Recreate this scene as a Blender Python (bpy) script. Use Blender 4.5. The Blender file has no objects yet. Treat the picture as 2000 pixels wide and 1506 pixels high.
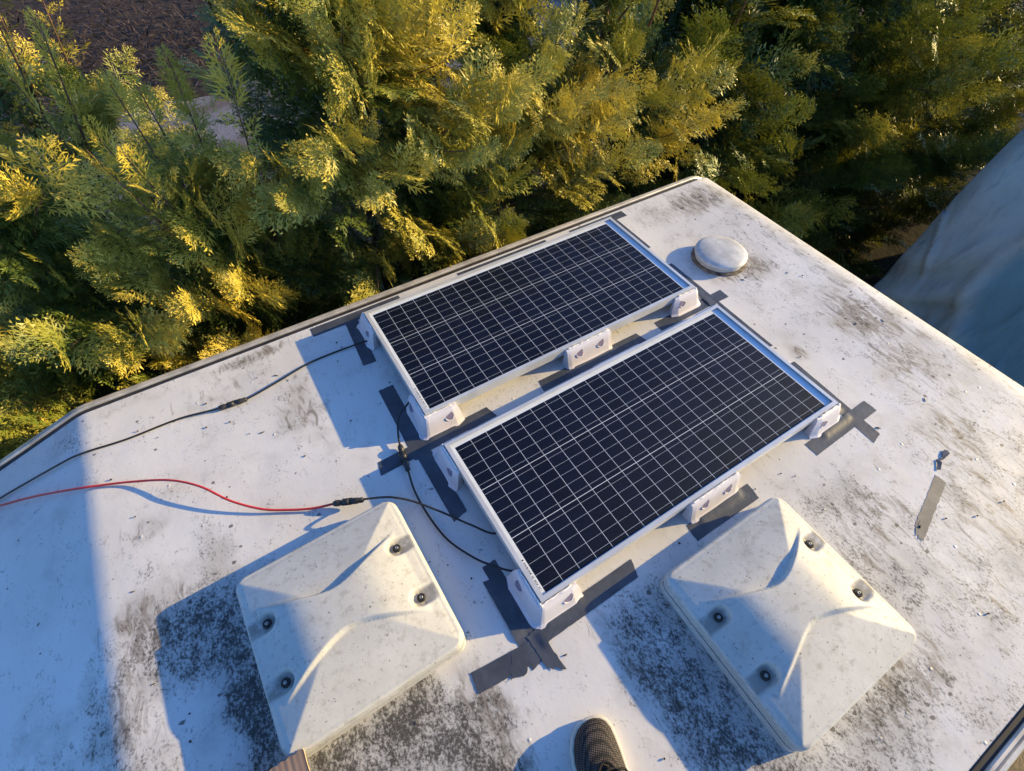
import bpy, bmesh, math, random
import numpy as np
from mathutils import Vector, Matrix, noise as mnoise

random.seed(7)
RNG = np.random.default_rng(11)
scene = bpy.context.scene
C = scene.collection
R = math.radians

# ------------------------------------------------------------------ camera
# world frame: roof skin of the motorhome is z = 0, ground is z = GZ
GZ = -2.6
cd = bpy.data.cameras.new('camera')
cam = bpy.data.objects.new('camera', cd)
C.objects.link(cam)
scene.camera = cam
cd.sensor_width = 36.0
cd.lens = 17.41
cd.clip_start = 0.02
cd.clip_end = 600
_r = Vector((0.84953, -0.52752, 0.00442))
_u = Vector((0.41992, 0.68128, 0.59960))
_f = Vector((0.31932, 0.50752, -0.80029))
cam.matrix_world = Matrix(((_r.x, _u.x, -_f.x, -0.2431),
                           (_r.y, _u.y, -_f.y, -0.6996),
                           (_r.z, _u.z, -_f.z, 1.3416),
                           (0, 0, 0, 1)))

# ------------------------------------------------------------------ light
SUN_EL = R(16.8)
SUN_AZ = Vector((0.96, -0.28, 0)).normalized()
sun_dir = Vector((SUN_AZ.x * math.cos(SUN_EL), SUN_AZ.y * math.cos(SUN_EL), math.sin(SUN_EL)))
sl = bpy.data.lights.new('sun', 'SUN')
sl.energy = 5.0
sl.angle = R(0.5)
sl.color = (1.0, 0.74, 0.30)
sun = bpy.data.objects.new('sun', sl)
C.objects.link(sun)
sun.rotation_euler = sun_dir.to_track_quat('Z', 'Y').to_euler()
sun.location = (6, -2, 6)

world = bpy.data.worlds.new('World')
scene.world = world
world.use_nodes = True
wn = world.node_tree
wn.nodes.clear()
sky = wn.nodes.new('ShaderNodeTexSky')
sky.sky_type = 'NISHITA'
sky.sun_disc = False
sky.sun_elevation = SUN_EL
sky.sun_rotation = math.atan2(SUN_AZ.x, SUN_AZ.y)
sky.air_density = 1.0
sky.dust_density = 0.6
sky.ozone_density = 2.5
tint = wn.nodes.new('ShaderNodeMix')
tint.data_type = 'RGBA'
tint.blend_type = 'MULTIPLY'
tint.inputs[0].default_value = 1.0
tint.inputs[7].default_value = (0.64, 0.94, 1.36, 1)
bg = wn.nodes.new('ShaderNodeBackground')
bg.inputs[1].default_value = 0.13
wo = wn.nodes.new('ShaderNodeOutputWorld')
wn.links.new(sky.outputs[0], tint.inputs[6])
wn.links.new(tint.outputs[2], bg.inputs[0])
wn.links.new(bg.outputs[0], wo.inputs[0])

vs = scene.view_settings
vs.view_transform = 'Standard'
vs.look = 'None'
vs.gamma = 1.0
vs.use_curve_mapping = False
vs.exposure = 0.80
scene.cycles.use_adaptive_sampling = True
scene.cycles.adaptive_threshold = 0.018
scene.cycles.use_denoising = True
scene.cycles.denoising_prefilter = 'NONE'
scene.cycles.max_bounces = 5
scene.cycles.diffuse_bounces = 2
scene.cycles.glossy_bounces = 3
scene.cycles.transmission_bounces = 3
scene.cycles.transparent_max_bounces = 8


# ------------------------------------------------------------------ helpers
def new_mat(name):
    m = bpy.data.materials.new(name)
    m.use_nodes = True
    nt = m.node_tree
    b = nt.nodes['Principled BSDF']
    return m, nt, b


def nd(nt, t, **kw):
    n = nt.nodes.new(t)
    for k, v in kw.items():
        setattr(n, k, v)
    return n


def lk(nt, a, b):
    nt.links.new(a, b)


def mathn(nt, op, a, b=None, clamp=False):
    n = nd(nt, 'ShaderNodeMath', operation=op, use_clamp=clamp)
    for i, v in enumerate((a, b)):
        if v is None:
            continue
        if isinstance(v, (int, float)):
            n.inputs[i].default_value = v
        else:
            lk(nt, v, n.inputs[i])
    return n.outputs[0]


def noise_n(nt, vec, scale, detail=4, rough=0.55, dist=0.0, dim='3D'):
    n = nd(nt, 'ShaderNodeTexNoise')
    n.noise_dimensions = dim
    n.inputs['Scale'].default_value = scale
    n.inputs['Detail'].default_value = detail
    n.inputs['Roughness'].default_value = rough
    n.inputs['Distortion'].default_value = dist
    if vec is not None:
        lk(nt, vec, n.inputs['Vector'])
    return n.outputs['Fac']


def ramp(nt, fac, a, b):
    n = nd(nt, 'ShaderNodeMapRange', interpolation_type='SMOOTHSTEP')
    n.inputs[1].default_value = a
    n.inputs[2].default_value = b
    lk(nt, fac, n.inputs[0])
    return n.outputs[0]


def mixc(nt, fac, a, b):
    n = nd(nt, 'ShaderNodeMix', data_type='RGBA')
    for i, v in ((0, fac), (6, a), (7, b)):
        if isinstance(v, (int, float)):
            n.inputs[i].default_value = v
        elif isinstance(v, tuple):
            n.inputs[i].default_value = (*v, 1) if len(v) == 3 else v
        else:
            lk(nt, v, n.inputs[i])
    return n.outputs[2]


def bump(nt, b, h, strength=0.3, dist=0.002):
    n = nd(nt, 'ShaderNodeBump')
    n.inputs['Strength'].default_value = strength
    n.inputs['Distance'].default_value = dist
    lk(nt, h, n.inputs['Height'])
    lk(nt, n.outputs[0], b.inputs['Normal'])
    return n


def geo_pos(nt):
    return nd(nt, 'ShaderNodeNewGeometry').outputs['Position']


def obj_pos(nt):
    return nd(nt, 'ShaderNodeTexCoord').outputs['Object']


def mapping(nt, vec, scale=(1, 1, 1), rot=(0, 0, 0)):
    n = nd(nt, 'ShaderNodeMapping')
    n.inputs['Scale'].default_value = scale
    n.inputs['Rotation'].default_value = rot
    lk(nt, vec, n.inputs['Vector'])
    return n.outputs[0]


def tag(o, label=None, cat=None, group=None, kind=None):
    if label:
        o['label'] = label
    if cat:
        o['category'] = cat
    if group:
        o['group'] = group
    if kind:
        o['kind'] = kind
    return o


def empty(name, loc=(0, 0, 0), rz=0.0):
    o = bpy.data.objects.new(name, None)
    C.objects.link(o)
    o.location = loc
    o.rotation_euler = (0, 0, rz)
    o.empty_display_size = 0.1
    return o


def link_mesh(name, me, mat, parent=None, smooth=False):
    o = bpy.data.objects.new(name, me)
    C.objects.link(o)
    if mat is not None and len(me.materials) == 0:
        me.materials.append(mat)
    if parent is not None:
        o.parent = parent
    if smooth:
        me.polygons.foreach_set('use_smooth', [True] * len(me.polygons))
    return o


def from_bm(name, bm, mat, parent=None, smooth=False, recalc=True):
    if recalc:
        bmesh.ops.recalc_face_normals(bm, faces=bm.faces[:])
    me = bpy.data.meshes.new(name)
    bm.to_mesh(me)
    bm.free()
    return link_mesh(name, me, mat, parent, smooth)


def from_py(name, verts, faces, mat, parent=None, smooth=False, recalc=True):
    bm = bmesh.new()
    vv = [bm.verts.new(v) for v in verts]
    for f in faces:
        try:
            bm.faces.new([vv[i] for i in f])
        except ValueError:
            pass
    return from_bm(name, bm, mat, parent, smooth, recalc)


def bm_box(bm, x0, x1, y0, y1, z0, z1, bev=0.0):
    vs_ = [bm.verts.new(p) for p in ((x0, y0, z0), (x1, y0, z0), (x1, y1, z0), (x0, y1, z0),
                                     (x0, y0, z1), (x1, y0, z1), (x1, y1, z1), (x0, y1, z1))]
    fs = [bm.faces.new([vs_[i] for i in q]) for q in
          ((0, 3, 2, 1), (4, 5, 6, 7), (0, 1, 5, 4), (1, 2, 6, 5), (2, 3, 7, 6), (3, 0, 4, 7))]
    if bev:
        es = list({e for f in fs for e in f.edges})
        bmesh.ops.bevel(bm, geom=es, offset=bev, segments=2, affect='EDGES', profile=0.6)


def box(name, x0, x1, y0, y1, z0, z1, mat, parent=None, bev=0.0):
    bm = bmesh.new()
    bm_box(bm, x0, x1, y0, y1, z0, z1, bev)
    return from_bm(name, bm, mat, parent)


def catmull(pts, n=8):
    P = [Vector(p) for p in pts]
    P = [P[0] * 2 - P[1]] + P + [P[-1] * 2 - P[-2]]
    out = []
    for i in range(1, len(P) - 2):
        a, b, c, d = P[i - 1], P[i], P[i + 1], P[i + 2]
        for k in range(n):
            t = k / n
            out.append(0.5 * ((2 * b) + (c - a) * t + (2 * a - 5 * b + 4 * c - d) * t * t
                              + (3 * b - a - 3 * c + d) * t ** 3))
    out.append(P[-2])
    return out


def bm_tube(bm, pts, rad, seg=8, caps=True, jit=0.0):
    pts = [Vector(p) for p in pts]
    if not hasattr(rad, '__len__'):
        rad = [rad] * len(pts)
    prev = None
    up = Vector((0.13, 0.21, 1)).normalized()
    rings = []
    for i, p in enumerate(pts):
        t = (pts[min(i + 1, len(pts) - 1)] - pts[max(i - 1, 0)])
        t = t.normalized() if t.length > 1e-9 else Vector((0, 0, 1))
        if abs(t.dot(up)) > 0.97:
            a = t.cross(Vector((1, 0, 0))).normalized()
        else:
            a = t.cross(up).normalized()
        b = a.cross(t).normalized()
        ring = []
        for k in range(seg):
            an = 2 * math.pi * k / seg
            rr = rad[i] * (1 + jit * random.uniform(-1, 1))
            ring.append(bm.verts.new(p + (a * math.cos(an) + b * math.sin(an)) * rr))
        rings.append(ring)
    for i in range(len(rings) - 1):
        for k in range(seg):
            bm.faces.new((rings[i][k], rings[i][(k + 1) % seg], rings[i + 1][(k + 1) % seg], rings[i + 1][k]))
    if caps:
        bm.faces.new(rings[0][::-1])
        bm.faces.new(rings[-1])


def tube(name, pts, rad, mat, parent=None, seg=8, jit=0.0):
    bm = bmesh.new()
    bm_tube(bm, pts, rad, seg, True, jit)
    return from_bm(name, bm, mat, parent, smooth=True)


def bm_lathe(bm, prof, c=(0, 0, 0), seg=32, wob=0.0):
    rings = []
    for r, z in prof:
        if r < 1e-6:
            rings.append([bm.verts.new((c[0], c[1], c[2] + z))])
        else:
            rings.append([bm.verts.new((c[0] + r * math.cos(2 * math.pi * k / seg) * (1 + wob * math.sin(3 * k)),
                                        c[1] + r * math.sin(2 * math.pi * k / seg), c[2] + z)) for k in range(seg)])
    for a, b in zip(rings[:-1], rings[1:]):
        for k in range(seg):
            k2 = (k + 1) % seg
            if len(a) == 1 and len(b) == 1:
                continue
            if len(a) == 1:
                bm.faces.new((a[0], b[k], b[k2]))
            elif len(b) == 1:
                bm.faces.new((a[k], a[k2], b[0]))
            else:
                bm.faces.new((a[k], a[k2], b[k2], b[k]))


def lathe(name, prof, mat, parent=None, c=(0, 0, 0), seg=32, smooth=True, wob=0.0):
    bm = bmesh.new()
    bm_lathe(bm, prof, c, seg, wob)
    return from_bm(name, bm, mat, parent, smooth=smooth)


# ------------------------------------------------------------------ roof shape
BEND = R(19)


def roof_z(x):
    if x > 1.70:
        t = min((x - 1.70) / 0.14, 1.0)
        return -0.055 * (1 - math.sqrt(max(0.0, 1 - t * t)))
    if x > -0.93:
        return 0.0
    w = 0.05
    if x > -0.93 - w:
        t = (-0.93 - x) / w
        return -0.5 * w * math.tan(BEND) * t * t
    return -0.5 * w * math.tan(BEND) - (-0.93 - w - x) * math.tan(BEND)


def edge_l(x):          # inner line of the rail on the hedge side
    return 0.768 - 0.0125 * x if x > -0.2 else 0.768 - 0.0125 * x


EDGE_R = -1.245         # inner line of the rail on the other side
REAR = 1.84

# ------------------------------------------------------------------ materials
def plain(name, col, rough=0.5, metal=0.0, spec=0.5, nscale=0, namp=0.15, bumpd=0.0, bscale=60):
    m, nt, b = new_mat(name)
    b.inputs['Roughness'].default_value = rough
    b.inputs['Metallic'].default_value = metal
    b.inputs['Specular IOR Level'].default_value = spec
    b.inputs['Base Color'].default_value = (*col, 1)
    p = obj_pos(nt)
    if nscale:
        n = noise_n(nt, p, nscale, 5, 0.6)
        f = ramp(nt, n, 0.3, 0.7)
        lo = tuple(max(0, c * (1 - namp)) for c in col)
        hi = tuple(min(1, c * (1 + namp)) for c in col)
        lk(nt, mixc(nt, f, lo, hi), b.inputs['Base Color'])
    if bumpd:
        bump(nt, b, noise_n(nt, p, bscale, 4, 0.6), 0.6, bumpd)
    return m


M = {}


def build_roof_material():
    m, nt, b = new_mat('weathered_white_roof_paint')
    p = geo_pos(nt)
    at = nd(nt, 'ShaderNodeAttribute', attribute_name='dirt').outputs['Fac']
    br = nd(nt, 'ShaderNodeAttribute', attribute_name='brown').outputs['Fac']
    # paint with a faint tone drift
    tone = ramp(nt, noise_n(nt, p, 2.2, 2, 0.55, 0, '2D'), 0.3, 0.7)
    col = mixc(nt, tone, (0.625, 0.607, 0.585), (0.71, 0.69, 0.665))
    # thin grime film
    film = noise_n(nt, p, 7.0, 4, 0.62, 0, '2D')
    at2 = mathn(nt, 'MAXIMUM', at, mathn(nt, 'MULTIPLY', br, 0.7))
    film_m = mathn(nt, 'MULTIPLY', ramp(nt, mathn(nt, 'ADD', film, mathn(nt, 'MULTIPLY', at2, 0.55)), 0.50, 0.98), 0.72)
    col = mixc(nt, film_m, col, (0.40, 0.385, 0.36))
    # brownish scuffs, stretched
    ps = mapping(nt, p, (26, 9, 10), (0, 0, R(28)))
    sc = noise_n(nt, ps, 1.6, 5, 0.7, 0.6, '2D')
    sc_m = ramp(nt, mathn(nt, 'ADD', sc, mathn(nt, 'MULTIPLY', br, 0.36)), 0.62, 0.92)
    col = mixc(nt, mathn(nt, 'MULTIPLY', sc_m, 0.80), col, (0.17, 0.135, 0.10))
    # black mould speckle in patches
    big = noise_n(nt, p, 11, 2, 0.6, 0, '2D')
    sp = noise_n(nt, mapping(nt, p, (1.15, 0.9, 1.0), (0, 0, 0.5)), 135, 3, 0.75, 0, '2D')
    sp2 = noise_n(nt, mapping(nt, p, (1.3, 0.8, 1.0), (0, 0, 0.5)), 40, 3, 0.7, 0, '2D')
    s = mathn(nt, 'ADD', mathn(nt, 'MULTIPLY', sp, 0.52), mathn(nt, 'MULTIPLY', big, 0.28))
    s = mathn(nt, 'ADD', s, mathn(nt, 'MULTIPLY', sp2, 0.36))
    s = mathn(nt, 'ADD', s, mathn(nt, 'MULTIPLY', at, 0.225))
    sp_m = ramp(nt, s, 0.645, 0.875)
    col = mixc(nt, mathn(nt, 'MULTIPLY', sp_m, 0.93), col, (0.045, 0.041, 0.037))
    # isolated round spots
    vo = nd(nt, 'ShaderNodeTexVoronoi', feature='F1', voronoi_dimensions='2D')
    vo.inputs['Scale'].default_value = 16
    vo.inputs['Randomness'].default_value = 1.0
    lk(nt, mapping(nt, p, (1, 1.25, 1), (0, 0, 0.6)), vo.inputs['Vector'])
    sepc = nd(nt, 'ShaderNodeSeparateColor')
    lk(nt, vo.outputs['Color'], sepc.inputs[0])
    rad = mathn(nt, 'MULTIPLY', ramp(nt, mathn(nt, 'ADD', sepc.outputs[0], mathn(nt, 'MULTIPLY', at, 0.16)), 0.86, 1.04), 0.10)
    dd = mathn(nt, 'SUBTRACT', mathn(nt, 'ADD', vo.outputs['Distance'], mathn(nt, 'MULTIPLY', mathn(nt, 'SUBTRACT', noise_n(nt, p, 90, 1, 0.5, 0, '2D'), 0.5), 0.12)), rad)
    spot = ramp(nt, dd, 0.02, -0.02)
    col = mixc(nt, mathn(nt, 'MULTIPLY', spot, 0.8), col, (0.07, 0.06, 0.055))
    lk(nt, col, b.inputs['Base Color'])
    b.inputs['Specular IOR Level'].default_value = 0.30
    rg = mathn(nt, 'ADD', mathn(nt, 'MULTIPLY', film_m, 0.3), 0.42)
    lk(nt, mathn(nt, 'ADD', rg, mathn(nt, 'MULTIPLY', sp_m, 0.2)), b.inputs['Roughness'])
    # skin relief: slow waves of the sheet plus small paint bubbles
    v2 = nd(nt, 'ShaderNodeTexVoronoi', feature='F1', voronoi_dimensions='2D')
    v2.inputs['Scale'].default_value = 7.5
    lk(nt, p, v2.inputs['Vector'])
    sepb = nd(nt, 'ShaderNodeSeparateColor')
    lk(nt, v2.outputs['Color'], sepb.inputs[0])
    bub = mathn(nt, 'MULTIPLY', ramp(nt, v2.outputs['Distance'], 0.042, 0.0), ramp(nt, sepb.outputs[1], 0.45, 0.95))
    h = mathn(nt, 'ADD', mathn(nt, 'MULTIPLY', noise_n(nt, p, 5.5, 2, 0.5, 0, '2D'), 0.8),
              mathn(nt, 'MULTIPLY', bub, 0.65))
    h = mathn(nt, 'ADD', h, mathn(nt, 'MULTIPLY', noise_n(nt, p, 55, 2, 0.6, 0, '2D'), 0.10))
    bump(nt, b, h, 0.5, 0.006)
    return m


M['roof'] = build_roof_material()
M['rail'] = plain('brushed_aluminium_rail', (0.52, 0.48, 0.42), 0.38, 0.35, 0.5, 14, 0.25)
M['seal'] = plain('black_rubber_seal', (0.02, 0.018, 0.022), 0.55, 0, 0.4, 20, 0.4)
M['bodywork'] = plain('cream_body_panel', (0.62, 0.58, 0.50), 0.4, 0, 0.5, 3, 0.08)
M['alu'] = plain('anodised_aluminium_frame', (0.68, 0.67, 0.65), 0.32, 0.35, 0.5, 9, 0.10)
M['backsheet'] = plain('white_backsheet', (0.88, 0.88, 0.89), 0.6, 0, 0.4, 30, 0.04)
M['ribbon'] = plain('tinned_busbar_ribbon', (0.74, 0.77, 0.82), 0.5, 0.0, 0.5)
M['abs'] = plain('white_abs_plastic', (0.63, 0.60, 0.635), 0.42, 0, 0.5, 18, 0.05)
M['abs_painted_shade'] = plain('plastic_cup_painted_shade', (0.22, 0.19, 0.27), 0.5, 0, 0.4)  # dark violet paints the shade of a recess
M['bead'] = plain('white_adhesive_bead', (0.86, 0.85, 0.84), 0.25, 0, 0.6)
M['cable'] = plain('black_cable_sheath', (0.014, 0.014, 0.016), 0.4, 0, 0.5)
M['redcable'] = plain('red_cable_sheath', (0.52, 0.028, 0.03), 0.38, 0, 0.5)
M['plug'] = plain('black_plug_plastic', (0.022, 0.022, 0.024), 0.45, 0, 0.5, 60, 0.3)
M['gasket'] = plain('dark_rubber_gasket', (0.05, 0.045, 0.04), 0.7, 0, 0.3)
M['steel'] = plain('dull_steel', (0.42, 0.41, 0.39), 0.4, 0.9, 0.5)
M['grommet'] = plain('black_grommet', (0.03, 0.028, 0.025), 0.6, 0, 0.4, 80, 0.3)


def build_cell_material():
    m, nt, b = new_mat('dark_silicon_cell')
    oi = nd(nt, 'ShaderNodeObjectInfo').outputs['Random']
    col = mixc(nt, oi, (0.0020, 0.0040, 0.0130), (0.0038, 0.0066, 0.0200))
    lk(nt, col, b.inputs['Base Color'])
    b.inputs['Roughness'].default_value = 0.5
    b.inputs['Specular IOR Level'].default_value = 0.25
    return m


M['cell'] = build_cell_material()


def build_pane_material():
    m, nt, b = new_mat('panel_cover_glass')
    nt.nodes.remove(b)
    out = nt.nodes['Material Output']
    tr = nd(nt, 'ShaderNodeBsdfTransparent')
    tr.inputs[0].default_value = (0.97, 0.98, 0.985, 1)
    gl = nd(nt, 'ShaderNodeBsdfAnisotropic')
    gl.inputs['Roughness'].default_value = 0.09
    gl.inputs[0].default_value = (0.34, 0.42, 0.60, 1)
    fr = nd(nt, 'ShaderNodeFresnel')
    fr.inputs[0].default_value = 1.22
    mx = nd(nt, 'ShaderNodeMixShader')
    gb_ = nd(nt, 'ShaderNodeNewGeometry')
    lk(nt, mathn(nt, 'MULTIPLY', fr.outputs[0], mathn(nt, 'SUBTRACT', 1.0, gb_.outputs['Backfacing'])), mx.inputs[0])
    lk(nt, tr.outputs[0], mx.inputs[1])
    lk(nt, gl.outputs[0], mx.inputs[2])
    lk(nt, mx.outputs[0], out.inputs[0])
    return m


M['pane'] = build_pane_material()


def build_tape_material(name, col, rough=0.42):
    m, nt, b = new_mat(name)
    p = geo_pos(nt)
    n = noise_n(nt, p, 16, 5, 0.6, 0.4)
    f = ramp(nt, n, 0.35, 0.7)
    lk(nt, mixc(nt, f, tuple(c * 0.8 for c in col), tuple(c * 1.25 for c in col)), b.inputs['Base Color'])
    b.inputs['Roughness'].default_value = rough
    b.inputs['Specular IOR Level'].default_value = 0.5
    h = mathn(nt, 'ADD', mathn(nt, 'MULTIPLY', noise_n(nt, p, 38, 3, 0.5, 1.2), 1.0),
              mathn(nt, 'MULTIPLY', noise_n(nt, p, 220, 3, 0.5), 0.2))
    bump(nt, b, h, 0.35, 0.0018)
    return m


M['tape'] = build_tape_material('grey_duct_tape', (0.060, 0.068, 0.088))
M['oldtape'] = build_tape_material('weathered_old_tape', (0.21, 0.19, 0.165), 0.7)


def build_lid_material():
    m, nt, b = new_mat('aged_cream_lid_plastic')
    p = geo_pos(nt)
    o = obj_pos(nt)
    n = ramp(nt, noise_n(nt, p, 9, 5, 0.6), 0.3, 0.72)
    col = mixc(nt, n, (0.51, 0.495, 0.45), (0.595, 0.58, 0.535))
    g = noise_n(nt, p, 46, 7, 0.72)
    gm = mathn(nt, 'MULTIPLY', ramp(nt, g, 0.50, 0.70), 0.50)
    col = mixc(nt, gm, col, (0.26, 0.24, 0.20))
    g3 = ramp(nt, noise_n(nt, p, 15, 6, 0.66), 0.56, 0.74)
    col = mixc(nt, mathn(nt, 'MULTIPLY', g3, 0.40), col, (0.33, 0.30, 0.25))
    g2 = ramp(nt, noise_n(nt, p, 120, 3, 0.6), 0.655, 0.70)
    col = mixc(nt, mathn(nt, 'MULTIPLY', g2, 0.75), col, (0.09, 0.08, 0.07))
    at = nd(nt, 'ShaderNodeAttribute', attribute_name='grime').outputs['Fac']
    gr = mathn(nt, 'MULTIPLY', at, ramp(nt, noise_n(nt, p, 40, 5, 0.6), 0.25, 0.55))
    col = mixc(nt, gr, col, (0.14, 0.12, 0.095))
    lk(nt, col, b.inputs['Base Color'])
    b.inputs['Roughness'].default_value = 0.55
    b.inputs['Specular IOR Level'].default_value = 0.4
    bump(nt, b, noise_n(nt, p, 130, 4, 0.6), 0.25, 0.0012)
    return m


M['lid'] = build_lid_material()


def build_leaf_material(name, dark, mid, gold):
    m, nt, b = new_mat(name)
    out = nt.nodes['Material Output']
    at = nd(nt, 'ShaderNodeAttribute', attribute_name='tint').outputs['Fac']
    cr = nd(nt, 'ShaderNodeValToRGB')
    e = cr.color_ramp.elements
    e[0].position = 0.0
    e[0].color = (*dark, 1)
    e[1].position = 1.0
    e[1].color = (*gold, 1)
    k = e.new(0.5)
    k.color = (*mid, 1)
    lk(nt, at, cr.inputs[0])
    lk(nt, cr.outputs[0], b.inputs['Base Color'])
    b.inputs['Roughness'].default_value = 0.44
    b.inputs['Specular IOR Level'].default_value = 0.42
    tl = nd(nt, 'ShaderNodeBsdfTranslucent')
    lk(nt, mixc(nt, 0.35, cr.outputs[0], (0.34, 0.30, 0.02)), tl.inputs[0])
    mx = nd(nt, 'ShaderNodeMixShader')
    mx.inputs[0].default_value = 0.16
    lk(nt, b.outputs[0], mx.inputs[1])
    lk(nt, tl.outputs[0], mx.inputs[2])
    lk(nt, mx.outputs[0], out.inputs[0])
    return m


M['leaf'] = build_leaf_material('conifer_scale_foliage', (0.016, 0.042, 0.010), (0.140, 0.190, 0.034), (0.64, 0.51, 0.078))  # low end of the range painted near black for shade between sprays
M['leaf_green'] = build_leaf_material('dark_green_shrub_foliage', (0.012, 0.05, 0.022), (0.03, 0.09, 0.04), (0.05, 0.13, 0.06))
M['bark'] = plain('reddish_conifer_bark', (0.15, 0.085, 0.055), 0.8, 0, 0.2, 20, 0.4, 0.004, 40)

# ------------------------------------------------------------------ motorhome
van = empty('motorhome', (0.2, -0.24, GZ))
tag(van, 'white motorhome seen from on top, weathered white roof with metal edge rails', 'motorhome')
VO = Vector(van.location)


def vparent(o, parent=None):
    o.parent = van if parent is None else parent
    o.location = -VO if parent is None else (0, 0, 0)
    return o


DIRT = [  # x, y, rx, ry, amp
    (-0.76, -0.10, 0.15, 0.12, 0.85), (-0.70, -0.28, 0.07, 0.30, 1.0), (-0.74, -0.45, 0.12, 0.16, 0.9),
    (-0.90, -0.34, 0.07, 0.28, 0.30), (-0.98, -0.28, 0.07, 0.22, 0.55), (-1.12, -0.20, 0.14, 0.10, 0.35),
    (-0.45, -0.56, 0.28, 0.13, 0.98), (-0.24, -0.56, 0.07, 0.12, 0.9), (-0.28, -0.70, 0.09, 0.12, 0.95), (-0.5, -0.75, 0.25, 0.2, 0.9),
    (0.14, -0.74, 0.065, 0.12, 0.85), (0.16, -0.90, 0.085, 0.14, 0.95), (0.21, -0.66, 0.09, 0.07, 0.75), (0.22, -0.82, 0.06, 0.16, 0.9),
    (0.17, -1.08, 0.18, 0.14, 0.8), (0.45, -1.10, 0.25, 0.09, 0.62), (0.70, -1.14, 0.16, 0.10, 0.5),
    (0.80, -0.85, 0.09, 0.22, 0.62), (0.88, -0.74, 0.10, 0.09, 0.72), (0.93, -0.90, 0.16, 0.15, 0.50),
    (1.06, -0.96, 0.16, 0.14, 0.42), (1.02, -1.10, 0.18, 0.10, 0.45), (1.22, -0.88, 0.14, 0.10, 0.35),
    (1.60, -0.27, 0.10, 0.13, 0.62), (1.66, -0.18, 0.05, 0.14, 0.45), (1.53, -0.47, 0.11, 0.12, 0.48), (1.45, -0.60, 0.10, 0.10, 0.42),
    (1.38, -0.75, 0.12, 0.10, 0.50), (1.45, -0.95, 0.2, 0.2, 0.38), (1.60, 0.62, 0.14, 0.07, 0.40), (1.66, 0.66, 0.05, 0.05, 0.6),
    (1.37, 0.26, 0.17, 0.16, 0.40), (1.43, 0.17, 0.08, 0.06, 0.5), (1.52, 0.2, 0.22, 0.3, 0.26), (1.50, -0.06, 0.2, 0.16, 0.28),
    (-0.45, 0.735, 0.10, 0.022, 0.45), (-0.34, 0.43, 0.09, 0.12, 0.20), (1.10, -0.70, 0.15, 0.1, 0.25), (-1.0, 0.72, 0.06, 0.05, 0.35),
]
BROWN = [
    (1.62, 0.62, 0.16, 0.09, 0.85), (1.60, -0.27, 0.13, 0.15, 0.8), (1.53, -0.50, 0.10, 0.14, 0.7), (1.38, -0.75, 0.09, 0.09, 0.75),
    (1.45, 0.15, 0.11, 0.06, 0.85), (1.30, 0.20, 0.06, 0.05, 0.5), (-0.43, 0.735, 0.11, 0.025, 0.9), (-0.57, 0.66, 0.10, 0.05, 0.4),
    (-0.34, 0.43, 0.08, 0.14, 0.5), (0.90, -0.80, 0.16, 0.10, 0.55), (1.22, -0.92, 0.16, 0.14, 0.55), (0.62, -1.07, 0.16, 0.06, 0.7),
    (-0.24, -0.66, 0.05, 0.14, 0.75), (0.10, -0.72, 0.04, 0.18, 0.6), (-0.86, 0.0, 0.10, 0.07, 0.75), (-0.93, -0.15, 0.05, 0.16, 0.55),
    (1.70, -0.2, 0.05, 0.6, 0.5), (1.74, 0.4, 0.06, 0.3, 0.45), (-0.85, 0.26, 0.06, 0.04, 0.5), (1.24, -0.264, 0.025, 0.03, 0.85),
    (1.30, 0.62, 0.16, 0.05, 0.25), (1.0, -1.0, 0.2, 0.2, 0.35),
]


def blob_sum(X, Y, blobs):
    D = np.zeros_like(X)
    for bx, by, rx, ry, a in blobs:
        q = ((X - bx) / rx) ** 2 + ((Y - by) / ry) ** 2
        D = np.maximum(D, a * np.exp(-0.5 * q ** 1.4))
    return D


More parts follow.
